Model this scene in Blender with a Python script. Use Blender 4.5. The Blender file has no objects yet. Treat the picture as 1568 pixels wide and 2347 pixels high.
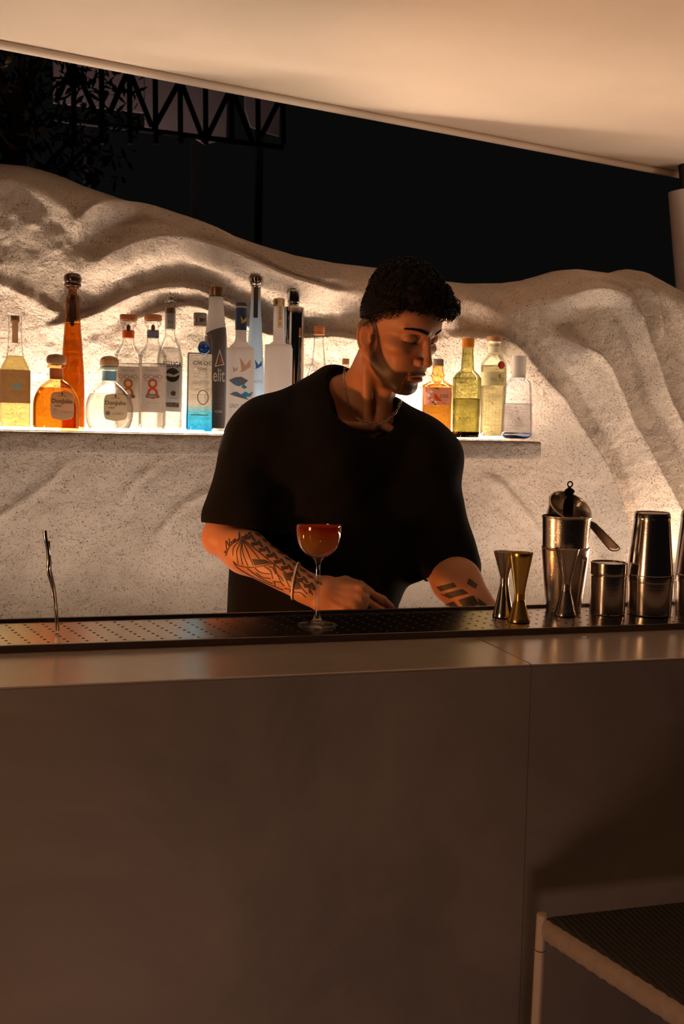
import bpy, bmesh, math, random
import numpy as np
from math import sin, cos, pi, radians, sqrt
from mathutils import Vector, Matrix
from mathutils.bvhtree import BVHTree

SC = bpy.context.scene
COL = SC.collection
random.seed(7)
RNG = np.random.default_rng(11)

# ------------------------------------------------------------------ camera
FPX, CX, CY = 2450.0, 784.0, 1173.5
YAW, PITCH, ROLL = radians(16), radians(4.27), radians(1.2)
CAM = np.array([0.0, 0.0, 1.416])
_f = np.array([sin(YAW)*cos(PITCH), cos(YAW)*cos(PITCH), -sin(PITCH)])
_r0 = np.array([cos(YAW), -sin(YAW), 0.0]); _u0 = np.cross(_r0, _f)
_r = _r0*cos(ROLL) + _u0*sin(ROLL); _u = -_r0*sin(ROLL) + _u0*cos(ROLL)
def ray(x, y): return _f + _r*((x-CX)/FPX) - _u*((y-CY)/FPX)
def at(x, y, Y):
    d = ray(x, y); return CAM + d*(Y/d[1])
def atz(x, y, Z):
    d = ray(x, y); return CAM + d*((Z-CAM[2])/d[2])
def atx(x, y, X):
    d = ray(x, y); return CAM + d*(X/d[0])
def px_of(p):
    d = np.asarray(p, float)-CAM; z = d@_f
    return CX+FPX*(d@_r)/z, CY-FPX*(d@_u)/z
def mpp(p): return float((np.asarray(p)-CAM)@_f)/FPX      # metres per pixel at a place
cam_d = bpy.data.cameras.new('camera'); cam_o = bpy.data.objects.new('camera', cam_d); COL.objects.link(cam_o)
m = Matrix(((_r[0], _u[0], -_f[0], CAM[0]), (_r[1], _u[1], -_f[1], CAM[1]), (_r[2], _u[2], -_f[2], CAM[2]), (0, 0, 0, 1)))
cam_o.matrix_world = m
cam_d.sensor_fit = 'VERTICAL'; cam_d.sensor_height = 36.0; cam_d.lens = FPX/2347*36.0
cam_d.clip_start = 0.05; cam_d.clip_end = 100
cam_d.dof.use_dof = True; cam_d.dof.focus_distance = 1.95; cam_d.dof.aperture_fstop = 13
SC.camera = cam_o

# ------------------------------------------------------------------ world, exposure, lights
SC.view_settings.view_transform = 'Standard'; SC.view_settings.look = 'None'
SC.view_settings.gamma = 1; SC.view_settings.exposure = 0.0
cy = SC.cycles
cy.max_bounces = 14; cy.transmission_bounces = 12; cy.transparent_max_bounces = 24; cy.glossy_bounces = 6; cy.diffuse_bounces = 4
cy.caustics_reflective = False; cy.caustics_refractive = True; cy.sample_clamp_indirect = 4.0; cy.blur_glossy = 0.6
w = bpy.data.worlds.new('night'); SC.world = w; w.use_nodes = True
w.node_tree.nodes['Background'].inputs[0].default_value = (1.0, 0.93, 0.9, 1); w.node_tree.nodes['Background'].inputs[1].default_value = 0.0030

def lamp(name, kind, loc, target, energy, color, size=0.1, size_y=None, spot=None, blend=0.5):
    d = bpy.data.lights.new(name, kind); o = bpy.data.objects.new(name, d); COL.objects.link(o)
    o.location = loc; d.energy = energy; d.color = color
    if kind == 'AREA':
        d.size = size
        if size_y: d.shape = 'RECTANGLE'; d.size_y = size_y
    else: d.shadow_soft_size = size
    if spot: d.spot_size = radians(spot); d.spot_blend = blend
    v = Vector(target)-Vector(loc)
    o.rotation_euler = v.to_track_quat('-Z', 'Y').to_euler()
    return o
WARM = (1.0, 0.66, 0.38); ORANGE = (1.0, 0.36, 0.10)
STRIP_UP = 190.0      # emission of the shelf strip
STRIP_LOW = 8.0      # emission of the strip on the back counter
# warm bar lamps outside the frame, then unseen fills added for brightness
lamp('bar_lamp', 'SPOT', (-0.45, 1.80, 0.985), (0.68, 2.08, 1.42), 31, ORANGE, 0.05, spot=62)
lamp('lounge_lamp', 'AREA', (0.22, -0.1, 0.10), (0.80, 1.3, 0.45), 2.7, (1.0, 0.60, 0.48), 0.4)
lamp('left_fill', 'AREA', (-1.3, 0.7, 1.22), (1.0, 1.6, 1.15), 7, (1.0, 0.54, 0.26), 0.35)  # added fill from the front left for tins, counter and drink
lamp('ridge_fill', 'SPOT', (1.12, 2.40, 0.90), (2.05, 2.95, 1.60), 10, (1.0, 0.78, 0.60), 0.05, spot=90, blend=0.9)  # added unseen spot, brightens the wall ridges at right
lamp('lower_wall_fill', 'AREA', (0.9, 2.42, 0.87), (0.9, 2.95, 1.2), 8.0, (1.0, 0.80, 0.64), 2.6, 0.05)  # hidden fill added to light the lower wall evenly
lamp('canopy_fill', 'AREA', (2.3, 2.55, 0.95), (1.7, 1.9, 2.3), 13, (1.0, 0.70, 0.46), 1.4, 0.1)  # extra light added to lift the canopy underside
lamp('far_panel_fill', 'SPOT', (0.2, 9.15, 2.4), (0.3, 9.9, 4.1), 60, (1.0, 0.72, 0.66), 0.3, spot=100)  # added spot so the distant panels show dimly

# ------------------------------------------------------------------ helpers
def tag(o, label=None, cat=None, group=None, kind=None):
    if label: o['label'] = label
    if cat: o['category'] = cat
    if group: o['group'] = group
    if kind: o['kind'] = kind
    return o
def thing(name, label, cat, loc=(0, 0, 0), rz=0.0, group=None, rot=None):
    o = bpy.data.objects.new(name, None); COL.objects.link(o)
    o.empty_display_size = 0.02; o.location = tuple(float(v) for v in loc); o.rotation_euler = rot or (0, 0, rz)
    return tag(o, label, cat, group)
def mesh(name, V, Fs, mat, parent=None, smooth=True):
    me = bpy.data.meshes.new(name)
    me.from_pydata([tuple(float(c) for c in v) for v in V], [], [tuple(f) for f in Fs])
    me.update()
    if smooth: me.polygons.foreach_set('use_smooth', [True]*len(me.polygons))
    o = bpy.data.objects.new(name, me); COL.objects.link(o)
    for mm in (mat if isinstance(mat, (list, tuple)) else [mat]): me.materials.append(mm)
    if parent: o.parent = parent
    return o
def np_mesh(name, V, Q, mat, parent=None):
    me = bpy.data.meshes.new(name); V = np.asarray(V, np.float32); Q = np.asarray(Q, np.int32); k = Q.shape[1]
    me.vertices.add(len(V)); me.vertices.foreach_set('co', V.ravel())
    me.loops.add(len(Q)*k); me.loops.foreach_set('vertex_index', Q.ravel())
    me.polygons.add(len(Q)); me.polygons.foreach_set('loop_start', np.arange(0, len(Q)*k, k, dtype=np.int32))
    me.polygons.foreach_set('loop_total', np.full(len(Q), k, np.int32))
    me.polygons.foreach_set('use_smooth', np.ones(len(Q), bool))
    me.update(calc_edges=True); me.validate()
    o = bpy.data.objects.new(name, me); COL.objects.link(o); me.materials.append(mat)
    if parent: o.parent = parent
    return o
class MB:
    """collects pieces of one mesh"""
    def __init__(s): s.V = []; s.F = []
    def add(s, V, Fs):
        n = len(s.V); s.V += [tuple(float(c) for c in v) for v in V]; s.F += [tuple(i+n for i in f) for f in Fs]; return s
    def box(s, a, b, bev=0.0):
        bm = bmesh.new(); bmesh.ops.create_cube(bm, size=1)
        a = Vector(a); b = Vector(b)
        for v in bm.verts: v.co = Vector([(a[i]+b[i])/2 + v.co[i]*(b[i]-a[i]) for i in range(3)])
        if bev: bmesh.ops.bevel(bm, geom=bm.edges[:], offset=bev, segments=2, affect='EDGES', profile=0.5)
        s.bm(bm); return s
    def bm(s, bm):
        bm.verts.index_update(); s.add([v.co[:] for v in bm.verts], [[v.index for v in f.verts] for f in bm.faces]); bm.free(); return s
    def tube(s, pts, r, seg=12, caps=True, closed=False, flat=1.0):
        pts = [Vector([float(c) for c in p]) for p in pts]; n = len(pts)
        rs = r if isinstance(r, (list, tuple, np.ndarray)) else [r]*n
        V = []; prev = None
        for i, p in enumerate(pts):
            a = pts[i-1] if (i > 0 or closed) else p; b = pts[(i+1) % n] if (i < n-1 or closed) else p
            t = (b-a).normalized() if (b-a).length > 1e-9 else Vector((0, 0, 1))
            if prev is None:
                u = t.orthogonal().normalized()
            else:
                u = (prev - t*prev.dot(t)); u = u.normalized() if u.length > 1e-6 else t.orthogonal().normalized()
            prev = u; v = t.cross(u)
            for k in range(seg):
                an = 2*pi*k/seg; V.append(p + u*(cos(an)*rs[i]) + v*(sin(an)*rs[i]*flat))
        Fs = []
        for i in range(n if closed else n-1):
            j = (i+1) % n
            for k in range(seg):
                k2 = (k+1) % seg; Fs.append((i*seg+k, i*seg+k2, j*seg+k2, j*seg+k))
        if caps and not closed:
            Fs.append(tuple(reversed(range(seg)))); Fs.append(tuple((n-1)*seg+k for k in range(seg)))
        return s.add(V, Fs)
    def rings(s, R, seg=48, cap0=True, cap1=True):
        """R: list of (z, rx, ry, n) superellipse rings"""
        V = []; Fs = []
        th = np.linspace(0, 2*pi, seg, endpoint=False)
        for (z, rx, ry, n) in R:
            c = np.cos(th); q = np.sin(th)
            X = rx*np.sign(c)*np.abs(c)**(2/n); Yy = ry*np.sign(q)*np.abs(q)**(2/n)
            V += [(X[k], Yy[k], z) for k in range(seg)]
        for i in range(len(R)-1):
            for k in range(seg):
                k2 = (k+1) % seg; Fs.append((i*seg+k, i*seg+k2, (i+1)*seg+k2, (i+1)*seg+k))
        if cap0: Fs.append(tuple(reversed(range(seg))))
        if cap1: Fs.append(tuple((len(R)-1)*seg+k for k in range(seg)))
        return s.add(V, Fs)
    def xf(s, M, i0=0):
        s.V = s.V[:i0] + [tuple(M @ Vector(v)) for v in s.V[i0:]]; return s
    def build(s, name, mat, parent=None, smooth=True, sharp=None):
        o = mesh(name, s.V, s.F, mat, parent, smooth)
        if smooth: 
            bm = bmesh.new(); bm.from_mesh(o.data); bmesh.ops.recalc_face_normals(bm, faces=bm.faces[:])
            lim = radians(sharp or 38)
            for e in bm.edges:
                if len(e.link_faces) == 2 and e.calc_face_angle(0) > lim: e.smooth = False
            bm.to_mesh(o.data); bm.free()
        return o
def smooth_poly(P, n=6):
    """Catmull-Rom through the points; a doubled point stays a corner"""
    P = [np.array(p, float) for p in P]; out = []
    for i in range(len(P)-1):
        a, b = P[i], P[i+1]
        if np.allclose(a, b): continue
        p0 = P[i-1] if i > 0 and not np.allclose(P[i-1], a) else a-(b-a)*0.3 if i > 0 else a-(b-a)
        p3 = P[i+2] if i+2 < len(P) and not np.allclose(P[i+2], b) else b+(b-a)*0.3
        for k in range(n):
            t = k/n
            out.append(0.5*((2*a)+(-p0+b)*t+(2*p0-5*a+4*b-p3)*t*t+(-p0+3*a-3*b+p3)*t**3))
    out.append(P[-1]); return np.array(out)

# ------------------------------------------------------------------ materials
def new_mat(name):
    m = bpy.data.materials.new(name); m.use_nodes = True; nt = m.node_tree; nt.nodes.clear()
    out = nt.nodes.new('ShaderNodeOutputMaterial'); return m, nt, out
def N(nt, t, **kw):
    n = nt.nodes.new('ShaderNode'+t)
    for k, v in kw.items():
        if k.startswith('i_'):
            key = k[2:]; key = int(key) if key.isdigit() else key.replace('_', ' ')
            n.inputs[key].default_value = v
        else: setattr(n, k, v)
    return n
def c4(c): return (c[0], c[1], c[2], 1.0)
def ramp(nt, fac, stops):
    r = N(nt, 'ValToRGB'); e = r.color_ramp.elements
    while len(e) < len(stops): e.new(0.5)
    for el, (p, c) in zip(e, stops): el.position = p; el.color = c4(c)
    nt.links.new(fac, r.inputs[0]); return r.outputs[0]
def pbr(name, col, rough=0.5, metal=0.0, noise=0.0, scale=30.0, bump=0.0, bscale=80.0, spec=0.5, coat=0.0, sheen=0.0, trans=0.0, stretch=None, aniso=0):
    m, nt, out = new_mat(name); b = N(nt, 'BsdfPrincipled'); L = nt.links.new
    b.inputs['Roughness'].default_value = rough; b.inputs['Metallic'].default_value = metal
    b.inputs['Specular IOR Level'].default_value = spec; b.inputs['Coat Weight'].default_value = coat
    b.inputs['Sheen Weight'].default_value = sheen; b.inputs['Transmission Weight'].default_value = trans
    tc = N(nt, 'TexCoord'); src = tc.outputs['Object']
    if stretch:
        mp = N(nt, 'Mapping'); mp.inputs['Scale'].default_value = stretch; L(src, mp.inputs[0]); src = mp.outputs[0]
    if noise:
        t = N(nt, 'TexNoise', i_Scale=scale, i_Detail=6.0, i_Roughness=0.6); L(src, t.inputs['Vector'])
        a = tuple(max(0, c*(1-noise)) for c in col); d = tuple(min(1, c*(1+noise)) for c in col)
        L(ramp(nt, t.outputs[0], [(0.3, a), (0.7, d)]), b.inputs['Base Color'])
    else: b.inputs['Base Color'].default_value = c4(col)
    if bump:
        t2 = N(nt, 'TexNoise', i_Scale=bscale, i_Detail=4.0); L(src, t2.inputs['Vector'])
        bp = N(nt, 'Bump', i_Strength=bump, i_Distance=0.002); L(t2.outputs[0], bp.inputs['Height']); L(bp.outputs[0], b.inputs['Normal'])
    L(b.outputs[0], out.inputs[0]); return m
def emit(name, col, s):
    m, nt, out = new_mat(name); e = N(nt, 'Emission', i_Strength=s); e.inputs[0].default_value = c4(col); nt.links.new(e.outputs[0], out.inputs[0]); return m
def thin_glass(name, tint=(0.97, 0.98, 0.97), edge=(0.45, 0.42, 0.38), rough=0.02, refl=0.09):
    """wall of a hollow glass vessel: passes light, darker where the wall is seen edge-on"""
    m, nt, out = new_mat(name); L = nt.links.new
    lw = N(nt, 'LayerWeight', i_Blend=0.25)
    r = ramp(nt, lw.outputs['Facing'], [(0.0, tint), (0.55, tint), (1.0, edge)])
    tr = N(nt, 'BsdfTransparent'); L(r, tr.inputs[0])
    gl = N(nt, 'BsdfGlossy', i_Roughness=rough); mx = N(nt, 'MixShader')
    mm = N(nt, 'MapRange', i_1=0.0, i_2=1.0, i_3=refl*0.5, i_4=min(1, refl*6)); L(lw.outputs['Fresnel'], mm.inputs[0])
    L(mm.outputs[0], mx.inputs[0]); L(tr.outputs[0], mx.inputs[1]); L(gl.outputs[0], mx.inputs[2]); L(mx.outputs[0], out.inputs[0]); return m
def liquid(name, col, ior=1.30, rough=0.0, bump=0.0, bscale=60, through=0.12):
    m, nt, out = new_mat(name); L = nt.links.new
    g = N(nt, 'BsdfRefraction', i_IOR=ior, i_Roughness=rough); g.inputs[0].default_value = c4(col)
    t = N(nt, 'BsdfTransparent'); t.inputs[0].default_value = c4(col); mx = N(nt, 'MixShader', i_0=through)
    if bump:
        tc = N(nt, 'TexCoord'); t2 = N(nt, 'TexNoise', i_Scale=bscale, i_Detail=3.0); L(tc.outputs['Object'], t2.inputs['Vector'])
        bp = N(nt, 'Bump', i_Strength=bump, i_Distance=0.004); L(t2.outputs[0], bp.inputs['Height']); L(bp.outputs[0], g.inputs['Normal'])
    L(g.outputs[0], mx.inputs[1]); L(t.outputs[0], mx.inputs[2]); L(mx.outputs[0], out.inputs[0]); return m
def frosted(name, col, tl=0.75, see=0.15):
    m, nt, out = new_mat(name); L = nt.links.new
    d = N(nt, 'BsdfDiffuse'); d.inputs[0].default_value = c4(col); t = N(nt, 'BsdfTranslucent'); t.inputs[0].default_value = c4(col)
    m1 = N(nt, 'MixShader', i_0=tl); L(d.outputs[0], m1.inputs[1]); L(t.outputs[0], m1.inputs[2])
    tr = N(nt, 'BsdfTransparent'); tr.inputs[0].default_value = c4(col); m2 = N(nt, 'MixShader', i_0=see); L(m1.outputs[0], m2.inputs[1]); L(tr.outputs[0], m2.inputs[2])
    g = N(nt, 'BsdfGlossy', i_Roughness=0.25); m3 = N(nt, 'MixShader', i_0=0.04); L(m2.outputs[0], m3.inputs[1]); L(g.outputs[0], m3.inputs[2])
    L(m3.outputs[0], out.inputs[0]); return m
def paper(name, col, tl=0.35, noise=0.05):
    """printed paper label, a little light comes through it"""
    m, nt, out = new_mat(name); L = nt.links.new; tc = N(nt, 'TexCoord')
    t = N(nt, 'TexNoise', i_Scale=90.0, i_Detail=4.0); L(tc.outputs['Object'], t.inputs['Vector'])
    r = ramp(nt, t.outputs[0], [(0.3, tuple(c*(1-noise) for c in col)), (0.7, tuple(min(1, c*(1+noise)) for c in col))])
    d = N(nt, 'BsdfDiffuse'); q = N(nt, 'BsdfTranslucent'); L(r, d.inputs[0]); L(r, q.inputs[0]); mx = N(nt, 'MixShader', i_0=tl)
    L(d.outputs[0], mx.inputs[1]); L(q.outputs[0], mx.inputs[2]); L(mx.outputs[0], out.inputs[0]); return m

def plaster(name, a, b, pit, grey=False):
    m, nt, out = new_mat(name); L = nt.links.new; bs = N(nt, 'BsdfPrincipled', i_Roughness=0.92); bs.inputs['Specular IOR Level'].default_value = 0.15
    tc = N(nt, 'TexCoord'); o = tc.outputs['Object']
    n1 = N(nt, 'TexNoise', i_Scale=3.2, i_Detail=8.0, i_Roughness=0.62); L(o, n1.inputs['Vector'])
    n2 = N(nt, 'TexNoise', i_Scale=210.0, i_Detail=3.0, i_Roughness=0.65); L(o, n2.inputs['Vector'])
    n3 = N(nt, 'TexNoise', i_Scale=14.0, i_Detail=3.0); L(o, n3.inputs['Vector'])
    base = ramp(nt, n1.outputs[0], [(0.32, a), (0.68, b)])
    # small dark pits, in patches
    pt = N(nt, 'Math', operation='MULTIPLY'); L(n2.outputs[0], pt.inputs[0]); L(n3.outputs[0], pt.inputs[1])
    pr = ramp(nt, pt.outputs[0], [(0.18, (0, 0, 0)), (0.32, (1, 1, 1))])
    pr2 = ramp(nt, n2.outputs[0], [(0.58, (0, 0, 0)), (0.69, (1, 1, 1))])
    mu = N(nt, 'Math', operation='MULTIPLY'); L(pr, mu.inputs[0]); L(pr2, mu.inputs[1])
    mx = N(nt, 'Mix', data_type='RGBA'); L(mu.outputs[0], mx.inputs[0]); L(base, mx.inputs[6]); mx.inputs[7].default_value = c4(pit); L(mx.outputs[2], bs.inputs['Base Color'])
    n4 = N(nt, 'TexNoise', i_Scale=150.0, i_Detail=6.0, i_Roughness=0.65); L(o, n4.inputs['Vector'])
    n5 = N(nt, 'TexNoise', i_Scale=28.0, i_Detail=4.0, i_Roughness=0.6, i_Distortion=0.6); L(o, n5.inputs['Vector'])
    ad = N(nt, 'Math', operation='MULTIPLY_ADD', i_1=0.35); L(n4.outputs[0], ad.inputs[0]); L(n5.outputs[0], ad.inputs[2])
    su = N(nt, 'Math', operation='MULTIPLY_ADD', i_1=-0.5); L(mu.outputs[0], su.inputs[0]); L(ad.outputs[0], su.inputs[2])
    bp = N(nt, 'Bump', i_Strength=0.7, i_Distance=0.022); L(su.outputs[0], bp.inputs['Height']); L(bp.outputs[0], bs.inputs['Normal'])
    L(bs.outputs[0], out.inputs[0]); return m
# ================================================================== SETTING
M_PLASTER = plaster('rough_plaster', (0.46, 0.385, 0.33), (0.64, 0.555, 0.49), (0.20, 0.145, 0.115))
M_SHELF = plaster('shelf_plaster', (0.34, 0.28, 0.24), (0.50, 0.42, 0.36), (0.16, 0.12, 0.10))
M_CANOPY = pbr('canopy_fabric', (0.72, 0.60, 0.50), 0.85, noise=0.03, scale=4, bump=0.25, bscale=60)
WY = 2.99
SHELF_Z, SHELF_Y0, SHELF_X1 = 1.401, 2.74, 1.363

def line3(P, Y): return np.array([at(x, y, Y)[[0, 2]] for x, y in P])
# crest lines of the relief: pixels -> places on the wall plane; the lit flank lies on the right of the walking direction
CRESTS = [
 # points, height m, width of the lit flank, width of the far flank
 ([(150, 545), (200, 488), (260, 466), (320, 459), (375, 462), (430, 480), (480, 507), (540, 548), (600, 592), (650, 625), (700, 643), (760, 641), (830, 625)], .068, .060, .014),
 ([(150, 560), (190, 590), (220, 602), (262, 578), (300, 560), (350, 549), (420, 550), (480, 566), (540, 592), (600, 622), (660, 650), (730, 668), (830, 672)], .052, .085, .017),
 ([(60, 760), (150, 740), (230, 715), (280, 690), (330, 668), (380, 657), (440, 660), (500, 682), (560, 708), (620, 740), (700, 762)], .019, .045, .014),
 ([(250, 770), (330, 727), (400, 700), (460, 704), (540, 735), (620, 762), (700, 772), (800, 770), (900, 790), (1000, 830)], .021, .070, .016),
 ([(-80, 380), (0, 402), (60, 425), (120, 456), (165, 500), (185, 560)], .015, .045, .030),
 ([(-80, 640), (0, 655), (60, 680), (150, 735)], .010, .040, .030),
 ([(380, 470), (460, 500), (500, 520)], .0, .05, .02),
 ([(1010, 640), (1060, 662), (1110, 690), (1165, 738), (1220, 790), (1280, 850), (1350, 925), (1420, 1020), (1460, 1100), (1500, 1200), (1530, 1300)][:7], .022, .070, .030),
 ([(1020, 775), (1080, 770), (1140, 778), (1190, 808), (1240, 862), (1300, 925), (1350, 990), (1400, 1075), (1440, 1160), (1475, 1260), (1500, 1400)], .082, .110, .026),
 ([(1215, 880), (1270, 950), (1320, 1010), (1370, 1080), (1410, 1170), (1440, 1300)], .0, .05, .03),
 ([(1250, 745), (1320, 790), (1385, 855), (1430, 930), (1475, 1010), (1520, 1100), (1568, 1180), (1640, 1320)], .110, .095, .040),
 ([(1385, 650), (1440, 715), (1480, 790), (1520, 870), (1560, 950), (1620, 1060), (1700, 1200)], .085, .050, .050),
 ([(1270, 700), (1330, 672), (1400, 668), (1455, 690), (1478, 740)], .040, .050, .030),
 ([(1300, 640), (1380, 632), (1450, 640), (1500, 668), (1520, 720), (1540, 800)], .030, .050, .030),
 ([(1120, 1085), (1180, 1120), (1240, 1190), (1280, 1250), (1310, 1330)], .018, .030, .030),
 ([(170, 1045), (120, 1100), (60, 1150), (-60, 1210)], .012, .025, .020),
 ([(520, 1120), (440, 1160), (390, 1200), (360, 1260)], .010, .022, .022),
 ([(360, 1075), (310, 1110), (280, 1160)], .009, .02, .02),
]
TOP = [(-260, 330), (-120, 335), (0, 340), (60, 345), (130, 365), (200, 396), (300, 430), (400, 462), (500, 496), (600, 532), (700, 562), (800, 581), (900, 592), (1000, 612), (1050, 622), (1120, 630), (1200, 630),
       (1260, 623), (1300, 612), (1340, 600), (1380, 597), (1430, 603), (1465, 607), (1500, 597), (1530, 602), (1568, 622), (1640, 660), (1800, 690), (2200, 700), (3200, 700)]
def vnoise(x, y, scale, seed):
    r = np.random.default_rng(seed); T = r.random((64, 64)); x = x*scale+7.3; y = y*scale+3.1
    xi = np.floor(x).astype(int); yi = np.floor(y).astype(int); fx = x-xi; fy = y-yi; fx = fx*fx*(3-2*fx); fy = fy*fy*(3-2*fy)
    g = lambda a, b: T[a % 64, b % 64]
    return (g(xi, yi)*(1-fx)+g(xi+1, yi)*fx)*(1-fy)+(g(xi, yi+1)*(1-fx)+g(xi+1, yi+1)*fx)*fy - 0.5
def relief(X, Z):
    H = np.zeros_like(X); bx = X + 0.012*vnoise(X, Z, 11, 5); bz = Z + 0.012*vnoise(X, Z, 11, 6)
    for P, A, wl, wd in CRESTS:
        if A == 0: continue
        L = line3(smooth_poly(P, 5), WY-0.1); best = np.full(X.shape, 9.0); side = np.zeros_like(X); tt = np.zeros_like(X)
        seg = np.linalg.norm(np.diff(L, axis=0), axis=1); cum = np.concatenate([[0], np.cumsum(seg)]); tot = cum[-1]
        for i in range(len(L)-1):
            a, b = L[i], L[i+1]; d = b-a; l2 = d@d+1e-12
            t = np.clip(((bx-a[0])*d[0]+(bz-a[1])*d[1])/l2, 0, 1)
            qx = bx-a[0]-t*d[0]; qz = bz-a[1]-t*d[1]; D = np.sqrt(qx*qx+qz*qz); m = D < best
            best = np.where(m, D, best); side = np.where(m, -(d[0]*qz-d[1]*qx), side); tt = np.where(m, (cum[i]+t*seg[i]), tt)
        lit = side > 0
        u = np.where(lit, best/wl, best/wd); u = np.clip(u, 0, 1)
        prof = np.where(lit, (1-u)**1.6*(1+0.6*u), 0.5+0.5*np.cos(pi*u))
        endf = np.clip(np.minimum(tt, tot-tt)/(0.18*tot), 0, 1); endf = endf*endf*(3-2*endf)
        H += A*prof*endf
    H += 0.020*vnoise(X, Z, 3.1, 1) + 0.010*vnoise(X, Z, 8.0, 2) + 0.0075*vnoise(X+0.4*Z, Z, 17.0, 3) + 0.0038*vnoise(X, Z, 45.0, 4) + 0.0012*vnoise(X, Z, 120.0, 8)
    return H
def build_wall():
    nx, nz = 760, 520
    xs = np.linspace(-1.3, 3.3, nx)
    tp = np.array([at(x, y, WY-0.10)[[0, 2]] for x, y in TOP]); ztop = np.interp(xs, tp[:, 0], tp[:, 1])
    v = np.linspace(0, 1, nz); z0 = 0.0
    X = np.repeat(xs[:, None], nz, 1); Z = z0 + v[None, :]*(ztop[:, None]-z0)
    H = relief(X, Z)
    up = np.clip((Z-1.45)/0.5, 0, 1); H += 0.10*up                       # leans out towards the top
    d = np.clip((ztop[:, None]-Z)/0.11, 0, 1); roll = 1-np.sqrt(np.clip(1-(1-d)**2, 0, 1))
    foot = np.clip((1.02-Z)/0.14, 0, 1); H += 0.05*foot*foot                 # flares out onto the back counter
    Y = WY - H*(1-0.5*roll) + 0.16*roll
    V = np.stack([X, Y, Z], -1).reshape(-1, 3)
    idx = np.arange(nx*nz).reshape(nx, nz)
    Q = np.stack([idx[:-1, :-1], idx[1:, :-1], idx[1:, 1:], idx[:-1, 1:]], -1).reshape(-1, 4)
    # back side, so the wall has real thickness
    kb = len(V); Vb = np.stack([xs, np.full(nx, WY+0.42), ztop-0.06], -1); Vc = np.stack([xs, np.full(nx, WY+0.42), np.zeros(nx)], -1)
    V = np.concatenate([V, Vb, Vc]); top = idx[:, -1]; b = kb+np.arange(nx); c = b+nx
    Q = np.concatenate([Q, np.stack([top[:-1], top[1:], b[1:], b[:-1]], -1), np.stack([b[:-1], b[1:], c[1:], c[:-1]], -1)])
    o = np_mesh('wall_back', V, Q, M_PLASTER); tag(o, kind='structure'); return o
build_wall()

# floor
o = MB().box((-4, -3, -0.05), (6, 12, 0.0)).build('floor', pbr('dark_floor', (0.05, 0.04, 0.035), 0.7, noise=0.2, scale=5), smooth=False); tag(o, kind='structure')
# canopy: sloping fabric roof edge over the bar
def canopy():
    e0 = at(0, 105, 2.70); zc = 2.30
    a = atz(0, 105, zc); b = atz(1568, 405, zc); d = (b-a); d[2] = 0; d /= np.linalg.norm(d)
    n = np.array([d[1], -d[0], 0.0])                                        # towards the camera
    A = a-d*2.2; B = b+d*2.0
    V = []; Fs = []; nu, nv = 60, 40
    for j in range(nv+1):
        for i in range(nu+1):
            p = A+(B-A)*(i/nu) + n*(4.2*(j/nv)**1.3); sag = 0.03*sin(pi*j/nv)
            V.append((p[0], p[1], zc+0.010+0.16*(j/nv)-sag))
    k = len(V)
    for j in range(nv):
        for i in range(nu): q = j*(nu+1)+i; Fs.append((q, q+1, q+nu+2, q+nu+1))
    V2 = [(x, y, z+0.05) for x, y, z in V]; V += V2
    for j in range(nv):
        for i in range(nu): q = k+j*(nu+1)+i; Fs.append((q, q+nu+1, q+nu+2, q+1))
    for i in range(nu): Fs.append((i, k+i, k+i+1, i+1)); q = nv*(nu+1)+i; Fs.append((q, q+1, k+q+1, k+q))
    o = mesh('ceiling', V, Fs, M_CANOPY); tag(o, kind='structure')
    mb = MB(); mb.tube([tuple(A+np.array([0, 0, 0.004])), tuple(B+np.array([0, 0, 0.004]))], 0.012, 10)
    o = mb.build('trim_1', M_CANOPY); tag(o, kind='structure')
canopy()

# shelf slab cast on the wall
def slab(name, a, b, mat, amp, seed, step=0.012):
    """box with a rough hand-trowelled front"""
    V = []; Fs = []
    nx = int((b[0]-a[0])/step); sect = []
    h = b[2]-a[2]; dp = b[1]-a[1]; r = 0.004
    nzf = max(3, int(h/step)); nyf = max(2, int(dp/0.03))
    sect += [(b[1]-dp*i/nyf, a[2]) for i in range(nyf)]
    sect += [(a[1]+r, a[2]), (a[1], a[2]+r)]
    sect += [(a[1], a[2]+r+(h-2*r)*i/nzf) for i in range(1, nzf)]
    sect += [(a[1], b[2]-r), (a[1]+r, b[2])]
    sect += [(a[1]+dp*i/nyf, b[2]) for i in range(1, nyf+1)]
    m = len(sect)
    for i in range(nx+1):
        x = a[0]+(b[0]-a[0])*i/nx
        for (y, z) in sect:
            q = float(vnoise(np.array([x]), np.array([z+y]), 30, seed)[0]*1.0+vnoise(np.array([x]), np.array([z*1.0]), 90, seed+1)[0]*0.5)
            V.append((x, y - (amp*q if y < a[1]+0.02 else 0), z - (amp*0.4*abs(q) if z > b[2]-0.001 and y < a[1]+.02 else 0)))
    for i in range(nx):
        for k in range(m-1): Fs.append((i*m+k, (i+1)*m+k, (i+1)*m+k+1, i*m+k+1))
        Fs.append((i*m+m-1, (i+1)*m+m-1, (i+1)*m, i*m))
    Fs.append(tuple(range(m))); Fs.append(tuple(reversed([nx*m+k for k in range(m)])))
    return mesh(name, V, Fs, mat)
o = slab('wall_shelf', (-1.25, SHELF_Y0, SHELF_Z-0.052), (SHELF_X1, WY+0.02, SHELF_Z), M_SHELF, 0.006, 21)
tag(o, 'long plaster shelf built into the wall, full of backlit bottles', 'shelf')
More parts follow.
